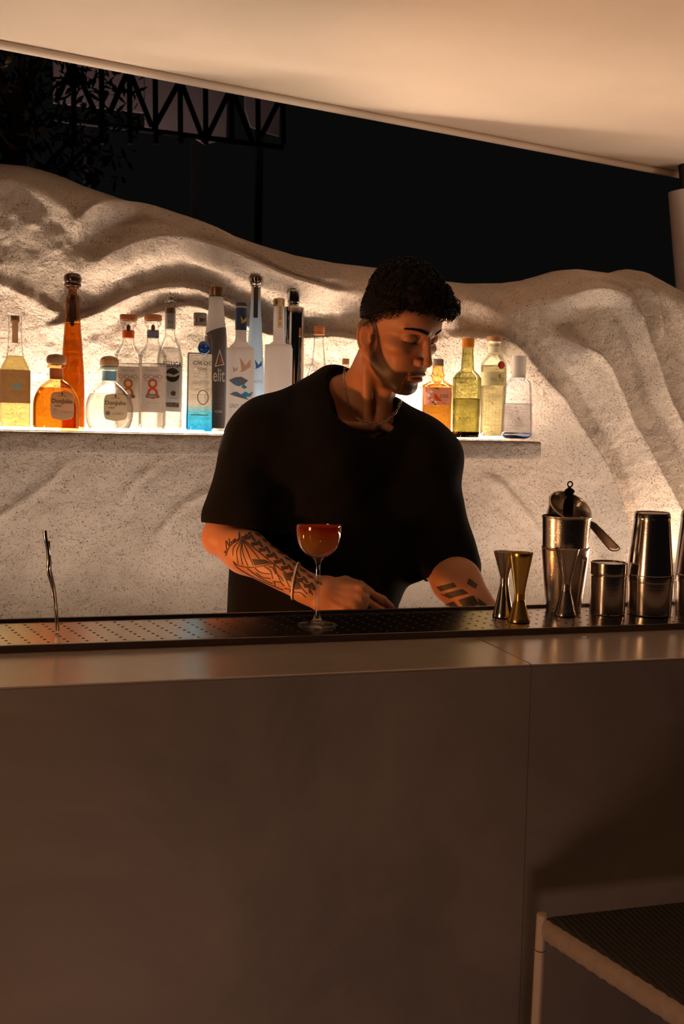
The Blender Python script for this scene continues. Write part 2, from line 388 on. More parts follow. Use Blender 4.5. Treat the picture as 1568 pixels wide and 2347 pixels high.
# light strip in the back of the shelf
M_STRIP = emit('strip_light_shelf', (1.0, 0.76, 0.54), STRIP_UP)
M_ALU = pbr('aluminium', (0.6, 0.6, 0.6), 0.35, 1.0)
t = thing('led_strip', 'warm light strip running along the back of the bottle shelf', 'light strip', (0, 0, 0))
x1 = SHELF_X1-0.035
MB().box((-0.42, 2.917, SHELF_Z+0.0005), (x1, 2.937, SHELF_Z+0.004)).build('channel', M_ALU, t, smooth=False)
MB().box((-0.42, 2.919, SHELF_Z+0.004), (x1, 2.935, SHELF_Z+0.012), 0.003).build('diffuser', M_STRIP, t)
# back counter below
M_BACKTOP = pbr('back_counter_white', (0.75, 0.70, 0.64), 0.3, noise=0.05)
o = MB().box((-1.25, 2.50, 0.0), (3.2, 2.86, 0.882), 0.006).build('back_counter', M_BACKTOP); tag(o, 'low pale back counter under the shelf, glowing along the wall foot', 'counter')
t = thing('led_strip', 'warm light strip at the wall foot on the low back counter', 'light strip', (0, 0, 0))
MB().box((-1.2, 2.835, 0.8825), (2.9, 2.855, 0.885)).build('channel', M_ALU, t, smooth=False)
MB().box((-1.2, 2.837, 0.885), (2.9, 2.853, 0.888), 0.002).build('diffuser', emit('strip_light_low', (1.0, 0.76, 0.50), STRIP_LOW), t)

# ------------------------------------------------------------------ bar
M_FRONT = None
def front_mat():
    m, nt, out = new_mat('bar_front_stone'); L = nt.links.new; b = N(nt, 'BsdfPrincipled', i_Roughness=0.5)
    tc = N(nt, 'TexCoord'); n1 = N(nt, 'TexNoise', i_Scale=2.2, i_Detail=9.0, i_Roughness=0.65, i_Distortion=0.8); L(tc.outputs['Object'], n1.inputs['Vector'])
    L(ramp(nt, n1.outputs[0], [(0.30, (0.20, 0.165, 0.145)), (0.52, (0.27, 0.22, 0.19)), (0.75, (0.36, 0.29, 0.25))]), b.inputs['Base Color'])
    n2 = N(nt, 'TexNoise', i_Scale=40.0, i_Detail=5.0); L(tc.outputs['Object'], n2.inputs['Vector'])
    bp = N(nt, 'Bump', i_Strength=0.12, i_Distance=0.002); L(n2.outputs[0], bp.inputs['Height']); L(bp.outputs[0], b.inputs['Normal'])
    L(b.outputs[0], out.inputs[0]); return m
M_FRONT = front_mat()
def top_mat():
    m, nt, out = new_mat('bar_top_stone'); L = nt.links.new; b = N(nt, 'BsdfPrincipled', i_Metallic=0.3); b.inputs['Specular IOR Level'].default_value = 1.0
    tc = N(nt, 'TexCoord'); n1 = N(nt, 'TexNoise', i_Scale=5.0, i_Detail=8.0, i_Roughness=0.6); L(tc.outputs['Object'], n1.inputs['Vector'])
    L(ramp(nt, n1.outputs[0], [(0.3, (0.56, 0.46, 0.40)), (0.7, (0.66, 0.55, 0.48))]), b.inputs['Base Color'])
    mr = N(nt, 'MapRange', i_3=0.17, i_4=0.26); L(n1.outputs[0], mr.inputs[0]); L(mr.outputs[0], b.inputs['Roughness'])
    n2 = N(nt, 'TexNoise', i_Scale=60.0, i_Detail=4.0); L(tc.outputs['Object'], n2.inputs['Vector'])
    bp = N(nt, 'Bump', i_Strength=0.04, i_Distance=0.001); L(n2.outputs[0], bp.inputs['Height']); L(bp.outputs[0], b.inputs['Normal'])
    L(b.outputs[0], out.inputs[0]); return m
M_TOP = top_mat()
BZ, BY0, BY1, MY0 = 1.100, 1.336, 1.722, 1.536
XS = float(atz(1216, 1521, BZ)[0])
t = thing('bar_counter', 'long bar counter clad in brownish grey stone panels', 'bar', (0, 0, 0))
MB().box((-1.4, BY0, 0.0), (XS-0.0004, BY0+0.02, BZ-0.0032)).build('front_panel', M_FRONT, t, smooth=False)
MB().box((XS+0.0004, BY0, 0.0), (3.0, BY0+0.02, BZ-0.0032)).build('front_panel', M_FRONT, t, smooth=False)
MB().box((-1.4, BY0+0.021, 0.02), (3.0, BY1-0.03, BZ-0.0035)).build('carcass', pbr('dark_carcass', (0.03, 0.025, 0.02), 0.8), t, smooth=False)
t = thing('countertop', 'satin brown stone top of the bar in front of the steel tray', 'countertop', (0, 0, 0))
MB().box((-1.4, BY0, BZ-0.003), (XS-0.0006, BY1, BZ), 0.0012).build('slab', M_TOP, t, smooth=False)
MB().box((XS+0.0006, BY0, BZ-0.003), (3.0, BY1, BZ), 0.0012).build('slab', M_TOP, t, smooth=False)

def tray_mat():
    m, nt, out = new_mat('perforated_steel'); L = nt.links.new
    b = N(nt, 'BsdfPrincipled', i_Metallic=1.0, i_Roughness=0.20, i_Anisotropic=0.8); b.inputs['Base Color'].default_value = (0.60, 0.54, 0.50, 1); tg = N(nt, 'CombineXYZ', i_X=1.0); L(tg.outputs[0], b.inputs['Tangent'])
    tc = N(nt, 'TexCoord'); sp = N(nt, 'SeparateXYZ'); L(tc.outputs['Object'], sp.inputs[0])
    def M(op, a, bb=None, c=None):
        n = N(nt, 'Math', operation=op)
        for i, q in enumerate((a, bb, c)):
            if q is None: continue
            if isinstance(q, (int, float)): n.inputs[i].default_value = q
            else: L(q, n.inputs[i])
        return n.outputs[0]
    ry = M('MULTIPLY', sp.outputs[1], 1/0.0165); iy = M('FLOOR', ry); fy = M('FRACT', ry)
    sh = M('MULTIPLY', iy, 0.0048); rx = M('MULTIPLY', M('ADD', sp.outputs[0], sh), 1/0.027); fx = M('FRACT', rx)
    dx_ = M('MULTIPLY', M('SUBTRACT', fx, 0.5), 0.027); dy_ = M('MULTIPLY', M('SUBTRACT', fy, 0.5), 0.0165)
    inx = M('LESS_THAN', M('ADD', M('MULTIPLY', dx_, dx_), M('MULTIPLY', M('MULTIPLY', dy_, dy_), 0.7)), 0.0000062); iny = 1.0
    # holes only inside the border
    by = M('MULTIPLY', M('GREATER_THAN', sp.outputs[1], MY0+0.022), M('LESS_THAN', sp.outputs[1], BY1-0.012))
    mk = M('MULTIPLY', M('MULTIPLY', inx, iny), by)
    h = N(nt, 'BsdfPrincipled', i_Roughness=0.9); h.inputs['Base Color'].default_value = (0.01, 0.008, 0.007, 1)
    mx = N(nt, 'MixShader'); L(mk, mx.inputs[0]); L(b.outputs[0], mx.inputs[1]); L(h.outputs[0], mx.inputs[2])
    n2 = N(nt, 'TexNoise', i_Scale=14.0, i_Detail=3.0); L(tc.outputs['Object'], n2.inputs['Vector'])
    bp = N(nt, 'Bump', i_Strength=0.05, i_Distance=0.002); L(n2.outputs[0], bp.inputs['Height']); L(bp.outputs[0], b.inputs['Normal'])
    L(mx.outputs[0], out.inputs[0]); return m
TZ = BZ+0.0045; TILT = 0.045          # the plate rises a little to the back, so it drains
t = thing('drip_tray', 'long perforated steel drip tray along the back of the bar', 'tray', (0, 0, 0))
mbp = MB(); mbp.box((-1.38, MY0+0.006, TZ-0.002), (2.9, BY1-0.004, TZ)); mbp.V = [(x, y, z+TILT*(y-MY0-0.006)) for x, y, z in mbp.V]; mbp.build('perforated_plate', tray_mat(), t, smooth=False)
M_RIM = pbr('tray_rim_steel', (0.16, 0.13, 0.115), 0.3, 1.0)
mb = MB(); mb.box((-1.4, MY0, BZ+0.0005), (2.95, MY0+0.006, TZ+0.006), 0.001); mb.box((-1.4, MY0+0.010, TZ), (2.95, MY0+0.013, TZ+0.0030), 0.0006); mb.box((-1.4, BY1-0.005, BZ+0.0005), (2.95, BY1+0.001, TZ+0.012), 0.001)
mb.build('rim', M_RIM, t, smooth=False)
mb = MB(); mb.box((-1.38, MY0+0.0065, BZ+0.0005), (2.9, BY1-0.0055, BZ+0.0015)); mb.build('catch_pan', M_RIM, t, smooth=False)

# ------------------------------------------------------------------ night background
M_STEEL_D = pbr('dark_truss', (0.02, 0.018, 0.018), 0.6, 0.2)
M_PANEL = pbr('pinkish_panel', (0.42, 0.33, 0.32), 0.8, noise=0.1, scale=2)
def far(x, y, Y=9.0): return at(x, y, Y)
def poly_plate(P, Y, th=0.03):
    f = [at(x, y, Y) for x, y in P]; n = len(f); V = [tuple(p) for p in f]+[(p[0], p[1]+th, p[2]) for p in f]
    Fs = [tuple(range(n)), tuple(reversed(range(n, 2*n)))]+[(i, (i+1) % n, n+(i+1) % n, n+i) for i in range(n)]
    return V, Fs
PANELS = [[(122, 60), (330, 100), (330, 258), (122, 235)], [(332, 100), (522, 150), (518, 318), (470, 330), (440, 312), (332, 290)], [(560, 150), (642, 190), (640, 312), (600, 300), (575, 290), (562, 250)]]
t = thing('building_facade', 'pale building panels dimly seen behind the dark truss', 'building', (float(far(380, 200, 9.9)[0]), 9.9, 0.0))
for px_ in (200, 450, 600):
    MB().box((float(at(px_, 250, 9.9)[0])-t.location[0]-0.03, 0.04, 0), (float(at(px_, 250, 9.9)[0])-t.location[0]+0.03, 0.12, float(at(px_, 250, 9.9)[2]))).build('post', M_STEEL_D, t, smooth=False)
for P in PANELS:
    V, Fs = poly_plate(P, 9.9); L0 = np.array(t.location); V = [tuple(np.array(v)-L0) for v in V]; mesh('panel', V, Fs, M_PANEL, t, smooth=False)
mb = MB()
def bar2(p, q, r=0.028, Y=8.8): mb.tube([tuple(at(*p, Y)), tuple(at(*q, Y))], r, 8)
for x in (168, 232, 296, 355, 412, 470, 530, 590, 648): bar2((x, 60), (x+2, 330), 0.022)
bar2((100, 96), (650, 180), 0.04); bar2((120, 272), (650, 338), 0.022)
for a, b in (((165, 150), (128, 235)), ((170, 150), (215, 250)), ((292, 165), (250, 262)), ((298, 165), (348, 290)), ((410, 190), (352, 295)), ((416, 190), (468, 325)), ((528, 205), (470, 325)), ((532, 205), (580, 330)), ((640, 230), (600, 310))): bar2(a, b, 0.022)
o = mb.build('roof_truss', M_STEEL_D); tag(o, 'dark steel truss with crossed bars high in the night background', 'truss')
def tree():
    c = at(35, 200, 7.5); t = thing('tree', 'dark leafy tree in the night behind the wall at left', 'tree', (c[0], c[1], 0))
    mb = MB(); mb.tube([(0, 0, 0), (0.05, 0, 1.5), (0.0, 0.02, c[2])], [0.12, 0.09, 0.05], 10)
    for k in range(9):
        a = k*0.7; mb.tube([(0.02, 0, c[2]-0.9+0.1*k), (0.3*cos(a), 0.3*sin(a), c[2]-0.5+0.1*k), (0.6*cos(a), 0.6*sin(a), c[2]-0.2+0.1*k)], [0.03, 0.02, 0.008], 6)
    mb.build('trunk', pbr('bark', (0.08, 0.05, 0.03), 0.9), t)
    V = []; Fs = []; r = random.Random(4)
    for k in range(2600):
        a = r.random()*2*pi; q = 0.85*sqrt(r.random()); h = (r.random()-0.5)*1.8
        if q > 0.85*sqrt(max(0, 1-(h/0.95)**2)): continue
        p = Vector((q*cos(a), q*sin(a), c[2]+h)); u = Vector((r.random()-.5, r.random()-.5, r.random()-.5)).normalized(); v = u.orthogonal().normalized(); s = 0.03+0.03*r.random(); n = len(V)
        V += [p-u*s, p+v*s*.4, p+u*s, p-v*s*.4]; Fs.append((n, n+1, n+2, n+3))
    o = mesh('foliage', V, Fs, pbr('leaves', (0.05, 0.06, 0.02), 0.5), t, smooth=False)
tree()
lamp('foliage_fill', 'POINT', (-0.15, 7.0, 3.6), (0, 0, 0), 0.12, (1.0, 0.45, 0.2), 0.05)  # added point light, gives the leaves a faint orange
# pole carrying the canopy, far right
M_POLE = pbr('white_pole_paint', (0.55, 0.48, 0.46), 0.3, noise=0.05, scale=8)
def pole():
    Y = 3.14; b = at(1585, 640, Y); s = mpp(b); a = at(1568, 437, Y)
    base = np.array([b[0]+0.0, Y, 0.0]); t = thing('canopy_pole', 'pale round pole behind the wall at the far right', 'pole', tuple(at(1584, 600, Y)*np.array([1, 1, 0])))
    L0 = np.array(t.location)
    mb = MB(); top = at(1566, 437, Y); bot = at(1580, 610, Y); d = (top-bot); low = bot-d*((bot[2]-1.0)/d[2])
    mb.tube([low-L0, top-L0], 0.048, 32); mb.build('tube', M_POLE, t)
    mb = MB(); mb.tube([top-L0+np.array([0.02, 0, 0.0]), top-L0+d*0.18/np.linalg.norm(d)*1.0+np.array([0.02, 0, 0])], 0.026, 20); mb.build('bracket', M_STEEL_D, t)
pole()
# ================================================================== BOTTLES
_tc = {}
def text2d(s, height=None, width=None, spacing=1.0, bold=0.0):
    key = (s, spacing, bold)
    if key not in _tc:
        cu = bpy.data.curves.new('txt', 'FONT'); cu.body = s; cu.align_x = 'CENTER'; cu.size = 1; cu.space_character = spacing; cu.offset = bold; cu.resolution_u = 3
        ob = bpy.data.objects.new('txt', cu); COL.objects.link(ob); bpy.context.view_layer.update()
        me = bpy.data.meshes.new_from_object(ob.evaluated_get(bpy.context.evaluated_depsgraph_get()))
        V = np.array([v.co[:2] for v in me.vertices]) if len(me.vertices) else np.zeros((0, 2)); Fs = [tuple(p.vertices) for p in me.polygons]
        bpy.data.objects.remove(ob); bpy.data.curves.remove(cu); bpy.data.meshes.remove(me)
        _tc[key] = (V, Fs)
    V, Fs = _tc[key]; V = V.copy()
    if len(V):
        mn, mx = V.min(0), V.max(0); V -= (mn+mx)/2; h = mx[1]-mn[1]; wd = mx[0]-mn[0]
        kx = width/wd if width else height/h; ky = height/h if height else kx
        V[:, 0] *= kx; V[:, 1] *= ky
    return V, Fs

class Bottle:
    def __init__(s, name, label, cat, cx, Y, group=None, turn=0.0, yb=None):
        b = at(cx, 1000, Y); s.base = np.array([b[0], Y, SHELF_Z]); s.pb = px_of(s.base); s.s = mpp(s.base)
        s.rz = -math.atan2(s.base[0], s.base[1]) + radians(turn)         # its label looks roughly to the bar
        s.root = thing(name, label, cat, s.base+np.array([0, 0, 0.0004]), s.rz, group); s.prof = None
    def z(s, y): return (s.pb[1]-y)*s.s
    def body(s, pts, mat, name='glass_body', squash=1.0, n=2.0, seg=56, liquid_top=None, lmat=None, wall=0.0022, sm=6, bottom=0.0):
        """pts: (y px, half width px) from the base up; doubled points are corners"""
        P = smooth_poly([(y, h) for y, h in pts], sm); R = [(max(bottom, s.z(y)), h*s.s, h*s.s*squash, n) for y, h in P]
        R = [r for i, r in enumerate(R) if i == 0 or abs(r[0]-R[i-1][0])+abs(r[1]-R[i-1][1]) > 1e-6]
        s.prof = (np.array([r[0] for r in R]), np.array([r[1] for r in R]), squash, n)
        mb = MB(); mb.rings([(R[0][0], R[0][1]*0.55, R[0][2]*0.55, n), (R[0][0], R[0][1]*0.93, R[0][2]*0.93, n), (R[0][0]+0.0012, R[0][1], R[0][2], n)]+[r for r in R[1:] if r[0] > R[0][0]+0.0012], seg)
        o = mb.build(name, mat, s.root)
        if lmat:
            zt = s.z(liquid_top); Q = [(z, rx-wall, ry-wall, n) for z, rx, ry, n in R if R[0][0]+0.006 < z < zt]
            r0 = float(np.interp(zt, s.prof[0], s.prof[1]))-wall
            Q = [(R[0][0]+0.006, Q[0][1]*0.97, Q[0][2]*0.97, n)]+Q+[(zt, r0, r0*squash, n)]
            MB().rings(Q, seg).build('liquid', lmat, s.root)
        return o
    def part(s, name, pts, mat, squash=1.0, n=2.0, seg=40, sm=5, parent=None):
        P = smooth_poly([(y, h) for y, h in pts], sm); R = [(s.z(y), h*s.s, h*s.s*squash, n) for y, h in P]
        return MB().rings(R, seg).build(name, mat, parent or s.root)
    def surf(s, u, z, off):
        R = np.interp(z, s.prof[0], s.prof[1]); n = s.prof[3]; q = np.clip(np.abs(u)/R, 0, 0.985)
        return -(R*s.prof[2]*(1-q**n)**(1/n)) - off*(1+1.2*q)
    def patch(s, name, y0, y1, hw, mat, du=0.0, off=0.0008, nu=22, nv=16, parent=None, shape=None, thick=0.0):
        """piece wrapped on the front; y0 bottom px, y1 top px, hw half width px; shape(v)->0..1"""
        V = []; Fs = []
        for j in range(nv+1):
            v = j/nv; z = s.z(y0+(y1-y0)*v); k = shape(v) if shape else 1.0
            for i in range(nu+1):
                u = (du + hw*k*(2*i/nu-1))*s.s; V.append((u*1.0, float(s.surf(u, z, off)), z))
        for j in range(nv):
            for i in range(nu): q = j*(nu+1)+i; Fs.append((q, q+1, q+nu+2, q+nu+1))
        return mesh(name, V, Fs, mat, parent or s.root)
    def text(s, items, mat, parent, off=0.0013, name='lettering', rot=False):
        """items: (string, centre dx px, centre y px, width px, height px)"""
        out = None
        for it in items:
            mb = MB()
            st, dx, yc, wd, hp = it[:5]; bold = it[5] if len(it) > 5 else 0.0
            if rot: V, Fs = text2d(st, height=wd*s.s, width=hp*s.s, bold=bold); V = np.stack([-V[:, 1], V[:, 0]], 1)
            else: V, Fs = text2d(st, height=hp*s.s, width=wd*s.s, bold=bold)
            u = V[:, 0]+dx*s.s; z = V[:, 1]+s.z(yc)
            mb.add(np.stack([u, s.surf(u, z, off), z], 1), Fs); out = mesh(name, mb.V, mb.F, mat, parent, smooth=False)
        return out
    def shapes(s, polys, mat, parent, off=0.0013, name='emblem'):
        """polys: polygons as (dx px, y px) lists, cut fine enough to wrap"""
        bm = bmesh.new()
        for P in polys:
            vs = [bm.verts.new((x*s.s, 0, s.z(y))) for x, y in P]
            try: bm.faces.new(vs)
            except ValueError: pass
        bmesh.ops.triangulate(bm, faces=bm.faces[:]); bmesh.ops.subdivide_edges(bm, edges=bm.edges[:], cuts=2, use_grid_fill=False)
        for v in bm.verts: v.co.y = float(s.surf(v.co.x, v.co.z, off))
        mb = MB().bm(bm); return mesh(name, mb.V, mb.F, mat, parent, smooth=False)

G_CLEAR = thin_glass('clear_glass')
G_AMBER = thin_glass('amber_glass', (0.93, 0.72, 0.42), (0.40, 0.14, 0.03))
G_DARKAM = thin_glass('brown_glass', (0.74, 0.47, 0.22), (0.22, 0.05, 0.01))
G_GREEN = thin_glass('green_glass', (0.60, 0.59, 0.33), (0.16, 0.14, 0.05))
G_PALEG = thin_glass('pale_green_glass', (0.97, 0.98, 0.90), (0.45, 0.50, 0.25))
G_BLUEISH = thin_glass('bluish_glass', (0.93, 0.94, 0.98), (0.35, 0.40, 0.62))
G_ORANGE = thin_glass('orange_glass', (0.99, 0.76, 0.42), (0.65, 0.18, 0.01))
L_CLEAR = liquid('clear_spirit', (0.985, 0.985, 0.98), 1.10, through=0.55); L_PALE = liquid('pale_yellow_spirit', (0.99, 0.92, 0.58), 1.12, bump=0.2, through=0.4)
L_AMBER = liquid('amber_spirit', (0.98, 0.74, 0.26), bump=0.25, bscale=40); L_GREEN = liquid('greenish_spirit', (0.97, 0.95, 0.78), 1.12, through=0.45); L_DEEP = liquid('deep_amber_spirit', (0.95, 0.66, 0.20), bump=0.5, bscale=55)
L_ORANGE = liquid('orange_gin', (0.99, 0.88, 0.55))
F_WHITE = frosted('frosted_white_glass', (0.88, 0.86, 0.86), 0.7, 0.06); F_BLUE = frosted('frosted_blue_glass', (0.62, 0.76, 0.92), 0.7, 0.08)
P_CREAM = paper('cream_label', (0.62, 0.50, 0.34), 0.30); P_WHITE = paper('white_label', (0.62, 0.52, 0.46), 0.22); P_TAN = paper('tan_label', (0.42, 0.24, 0.13), 0.25); P_SILVER = paper('silver_label', (0.42, 0.40, 0.40), 0.25)
P_YEL = paper('yellowish_label', (0.60, 0.56, 0.34), 0.35); P_PINK = paper('pink_label', (0.80, 0.38, 0.28), 0.30)
INK = pbr('dark_ink', (0.045, 0.035, 0.03), 0.7); INK_G = pbr('grey_ink', (0.22, 0.17, 0.14), 0.7); INK_R = pbr('red_ink', (0.62, 0.07, 0.02), 0.6); INK_O = pbr('orange_ink', (0.85, 0.22, 0.01), 0.6); INK_B = pbr('blue_ink', (0.02, 0.12, 0.42), 0.5); INK_W = pbr('white_ink', (0.80, 0.75, 0.70), 0.6)
INK_T = pbr('teal_ink', (0.28, 0.44, 0.40), 0.7); INK_P = pbr('pinkish_ink', (0.55, 0.33, 0.24), 0.6); INK_LB = pbr('sea_blue_ink', (0.02, 0.25, 0.50), 0.5); INK_Y = pbr('gold_ink', (0.55, 0.36, 0.10), 0.45, 0.5)
WOOD = pbr('cork_wood', (0.36, 0.19, 0.10), 0.6, noise=0.25, scale=60, stretch=(1, 1, 4)); WOODR = pbr('reddish_wood', (0.42, 0.15, 0.06), 0.5, noise=0.2, scale=60); WOODD = pbr('dark_resin_knob', (0.045, 0.014, 0.008), 0.18, coat=0.5)
CHROME = pbr('chrome', (0.78, 0.76, 0.74), 0.06, 1.0); SILVERC = pbr('silver_cap', (0.62, 0.58, 0.55), 0.28, 1.0); GOLDC = pbr('gold_cap', (0.85, 0.58, 0.18), 0.22, 1.0); GREYC = pbr('grey_cap', (0.22, 0.18, 0.16), 0.5); BRONZ = pbr('bronze_cap', (0.30, 0.17, 0.11), 0.3, 0.8)
BAND_O = pbr('orange_neck_band', (0.75, 0.13, 0.02), 0.5); BAND_DO = pbr('burnt_orange_neck_band', (0.55, 0.14, 0.03), 0.5); BAND_B = pbr('slate_neck_band', (0.13, 0.15, 0.22), 0.5); BAND_LB = pbr('light_blue_neck_band', (0.20, 0.42, 0.58), 0.5); NAVY = pbr('navy_foil', (0.015, 0.035, 0.095), 0.35); SEALB = pbr('brown_wax_seal', (0.14, 0.05, 0.03), 0.4); REDSEAL = pbr('red_wax_seal', (0.35, 0.02, 0.015), 0.35)
ORCAP = pbr('orange_copper_cap', (0.80, 0.28, 0.04), 0.35, 0.4); MATB = pbr('matt_black_coating', (0.055, 0.045, 0.043), 0.5); GREYL = pbr('dark_grey_coating', (0.095, 0.082, 0.082), 0.4)

def ring_shape(cx, cy, rx, ry, w_, n=28):
    """ring cut in quads"""
    out = []
    for k in range(n):
        a = 2*pi*k/n; b = 2*pi*(k+1)/n
        out.append([(cx+rx*cos(a), cy+ry*sin(a)), (cx+rx*cos(b), cy+ry*sin(b)), (cx+(rx-w_)*cos(b), cy+(ry-w_)*sin(b)), (cx+(rx-w_)*cos(a), cy+(ry-w_)*sin(a))])
    return out
def disc(cx, cy, rx, ry, n=24): return [(cx+rx*cos(2*pi*k/n), cy+ry*sin(2*pi*k/n)) for k in range(n)]
def lines(cx, y0, wds, dy, th=1.1):
    return [[(cx-w_/2, y0+i*dy), (cx+w_/2, y0+i*dy), (cx+w_/2, y0+i*dy+th), (cx-w_/2, y0+i*dy+th)] for i, w_ in enumerate(wds)]
BIRD = [(0, 0), (-5, -9), (-9, -22), (-2, -13), (3, -5), (7, -12), (13, -19), (10, -8), (13, -4), (7, 0), (2, 4), (-4, 6), (-9, 6)]
def bird(cx, cy, k, flip=1): return [(cx+x*k*flip, cy+y*k) for x, y in BIRD]
def round_label(v): return (1-abs(2*v-1)**4.0)**(1/4.0)*0.97+0.03*0
Y1, Y2 = 2.79, 2.87          # front and rear row on the shelf

def oct8(b, dx, y0, k, mat, par):   # figure 8
    b.shapes(ring_shape(dx, y0-11.5*k, 10.5*k, 11*k, 5*k)+ring_shape(dx, y0+10*k, 12*k, 13*k, 5.5*k), mat, par)

# 1 pale yellow tequila, far left
b = Bottle('tequila_bottle', 'pale yellow tequila bottle with square tan label, leftmost on the shelf', 'bottle', 35, Y1)
b.body([(985, 30), (982, 34), (975, 35), (975, 35), (858, 35), (858, 35), (848, 33), (835, 27), (820, 20), (810, 17.5), (800, 17), (755, 14), (755, 14), (752, 15), (745, 15), (728, 14)], G_CLEAR, liquid_top=818, lmat=L_PALE, squash=0.8, n=4.0)
b.part('stopper', [(741, 9.5), (741, 9.5), (727, 10)], WOOD)
l = b.patch('label', 925, 850, 33, P_TAN); b.text([('CASAMIGOS', 6, 899, 34, 5), ('Tequila', 6, 906, 16, 5), ('Reposado  100% agave', -14, 862, 26, 3), ('Tequila  Reposado', 18, 866, 24, 3), ('750 ml', -20, 914, 12, 3)], INK_G, l)
b.shapes([[(-8, 891), (-5, 884), (2, 879), (5, 882), (9, 880), (13, 889), (13, 893)]], INK_T, l, name='mountain_print')
b.patch('neck_strip', 789, 738, 6.5, P_TAN, off=0.0012, nu=6)
# 2 tall brown
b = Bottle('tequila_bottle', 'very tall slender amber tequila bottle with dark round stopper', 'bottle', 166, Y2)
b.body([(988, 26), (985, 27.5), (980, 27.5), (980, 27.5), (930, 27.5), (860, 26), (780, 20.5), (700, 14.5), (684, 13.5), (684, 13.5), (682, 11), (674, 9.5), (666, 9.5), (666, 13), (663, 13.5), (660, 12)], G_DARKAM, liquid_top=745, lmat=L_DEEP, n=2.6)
b.part('stopper', [(662, 15), (661, 18.5), (655, 19), (653, 17.5), (650, 19), (642, 20), (635, 17), (632, 11), (631, 4)], WOODD)
b.shapes([[(-9, 748), (-7, 705), (-5, 680), (5, 680), (7, 705), (9, 742), (4, 735), (2, 752), (-1, 738), (-4, 752), (-6, 738)]], WOODD, b.root, name='neck_shade_leaf')  # dark leaf, stands in for the shade in the bottle's upper part
# 3 don julio reposado
DJ = [(987, 48), (986, 52), (982, 53), (982, 53), (935, 53), (918, 51), (903, 46), (888, 37), (878, 26), (872, 17), (868, 14.5), (860, 14), (848, 14), (845, 19), (842, 20), (838, 19)]
b = Bottle('tequila_bottle', 'squat round-shouldered amber tequila bottle with burnt orange neck band', 'bottle', 129, Y1-0.015)
b.body(DJ, G_AMBER, liquid_top=890, lmat=L_AMBER, squash=0.72, n=2.5)
b.part('neck_band', [(870, 15.2), (870, 15.2), (846, 15.2)], BAND_DO)
b.part('stopper', [(838, 13), (836, 20), (830, 22), (822, 21.5), (816, 17), (814, 8), (813, 3)], WOOD)
l = b.patch('label', 964, 898, 27, P_CREAM, du=13, shape=round_label)
b.text([('DonJulio', 13, 922, 45, 13, 0.012), ('19     42', 13, 909, 18, 3)], INK, l); b.text([('REPOSADO', 21, 946, 26, 5)], INK_P, l)
b.shapes([disc(-3, 944, 5, 5)], INK_P, l, name='seal_print'); b.shapes([disc(13, 903.5, 2.2, 2), [(9, 908), (17, 908), (17, 909), (9, 909)], [(12.4, 903), (13.6, 903), (13.6, 909), (12.4, 909)]]+lines(4, 930, (16, 13), 2.5, .8), INK, l, name='crest_print')
b.text([('TEQUILA  1942', 12, 887, 38, 6)], L_AMBER, b.root, name='embossed_lettering')
# 4 don julio blanco
b = Bottle('tequila_bottle', 'squat spherical clear tequila bottle with light blue neck band', 'bottle', 250, Y1-0.015)
b.body([(988, 34), (986, 42), (978, 48), (965, 53), (948, 55), (930, 54), (912, 49), (898, 40), (887, 29), (880, 20), (876, 15.5), (870, 15), (852, 15), (848, 19), (844, 20), (842, 19)], G_CLEAR, liquid_top=903, lmat=L_CLEAR, squash=0.72, n=2.1)
b.part('neck_band', [(874, 16), (874, 16), (852, 16)], BAND_LB); b.part('neck_ring', [(848, 18), (848, 21), (843, 21), (843, 18)], pbr('pale_teal_glass_ring', (0.45, 0.62, 0.58), 0.2))
b.part('stopper', [(842, 13), (841, 20), (835, 21.5), (827, 21), (821, 16), (818, 7), (817.5, 2)], pbr('pale_wood_stopper', (0.50, 0.28, 0.13), 0.5, noise=0.2, scale=50))
l = b.patch('label', 966, 903, 27, P_CREAM, du=14, shape=round_label)
b.text([('DonJulio', 14, 926, 46, 12, 0.012), ('19     42', 14, 914, 18, 3)], INK, l); b.text([('BLANCO', 20, 949, 24, 5)], INK_G, l)
b.shapes([disc(-3, 948, 5, 5)], INK_G, l, name='seal_print'); b.shapes([disc(14, 908.5, 2.2, 2), [(10, 913), (18, 913), (18, 914), (10, 914)], [(13.4, 908), (14.6, 908), (14.6, 914), (13.4, 914)]]+lines(5, 934, (16, 13), 2.5, .8), INK, l, name='crest_print')
# 5,6 two 8 bottles
OC = [(986, 27), (984, 30), (980, 31), (980, 31), (830, 31), (818, 30), (806, 25), (796, 18), (786, 14.5), (776, 13), (758, 13), (752, 15), (746, 19), (740, 19), (738, 16)]
def ocho(cx, Y, band, ink, label, k):
    b = Bottle('tequila_bottle', label, 'bottle', cx, Y); b.body([(y, h*k) for y, h in OC], G_CLEAR, liquid_top=835, lmat=L_CLEAR, n=2.4)
    b.part('stopper', [(738, 16), (737, 19.5), (727, 19.5), (725, 18), (724.5, 10)], WOODR)
    b.part('neck_band', [(777, 13.6), (777, 13.6), (760, 13.6)], band)
    b.shapes([disc(0, 756, 4.6, 8)], SEALB, b.root, name='wax_seal', off=0.004)
    l = b.patch('label', 946, 843, 29*k, P_WHITE, off=0.001)
    b.text([('OCHO', 0, 866, 42, 9), ('TEQUILA', 0, 852, 30, 4), ('UNA SOLA GENERACION', 0, 875, 40, 2.6), ('100% de Agave', 0, 925, 26, 2.6)], INK_G, l)
    oct8(b, 0, 893, 1.0, ink, l); b.shapes([[(-14, 906), (14, 906), (16, 910), (14, 914), (-14, 914), (-16, 910)]], INK_G, l, name='ribbon_print', off=0.0017); b.text([('PLATA', 0, 910, 16, 4)], INK_W, l, off=0.0021)
    return b
ocho(293, Y2, BAND_O, INK_O, 'clear tequila bottle with orange neck band and orange figure 8', 0.97)
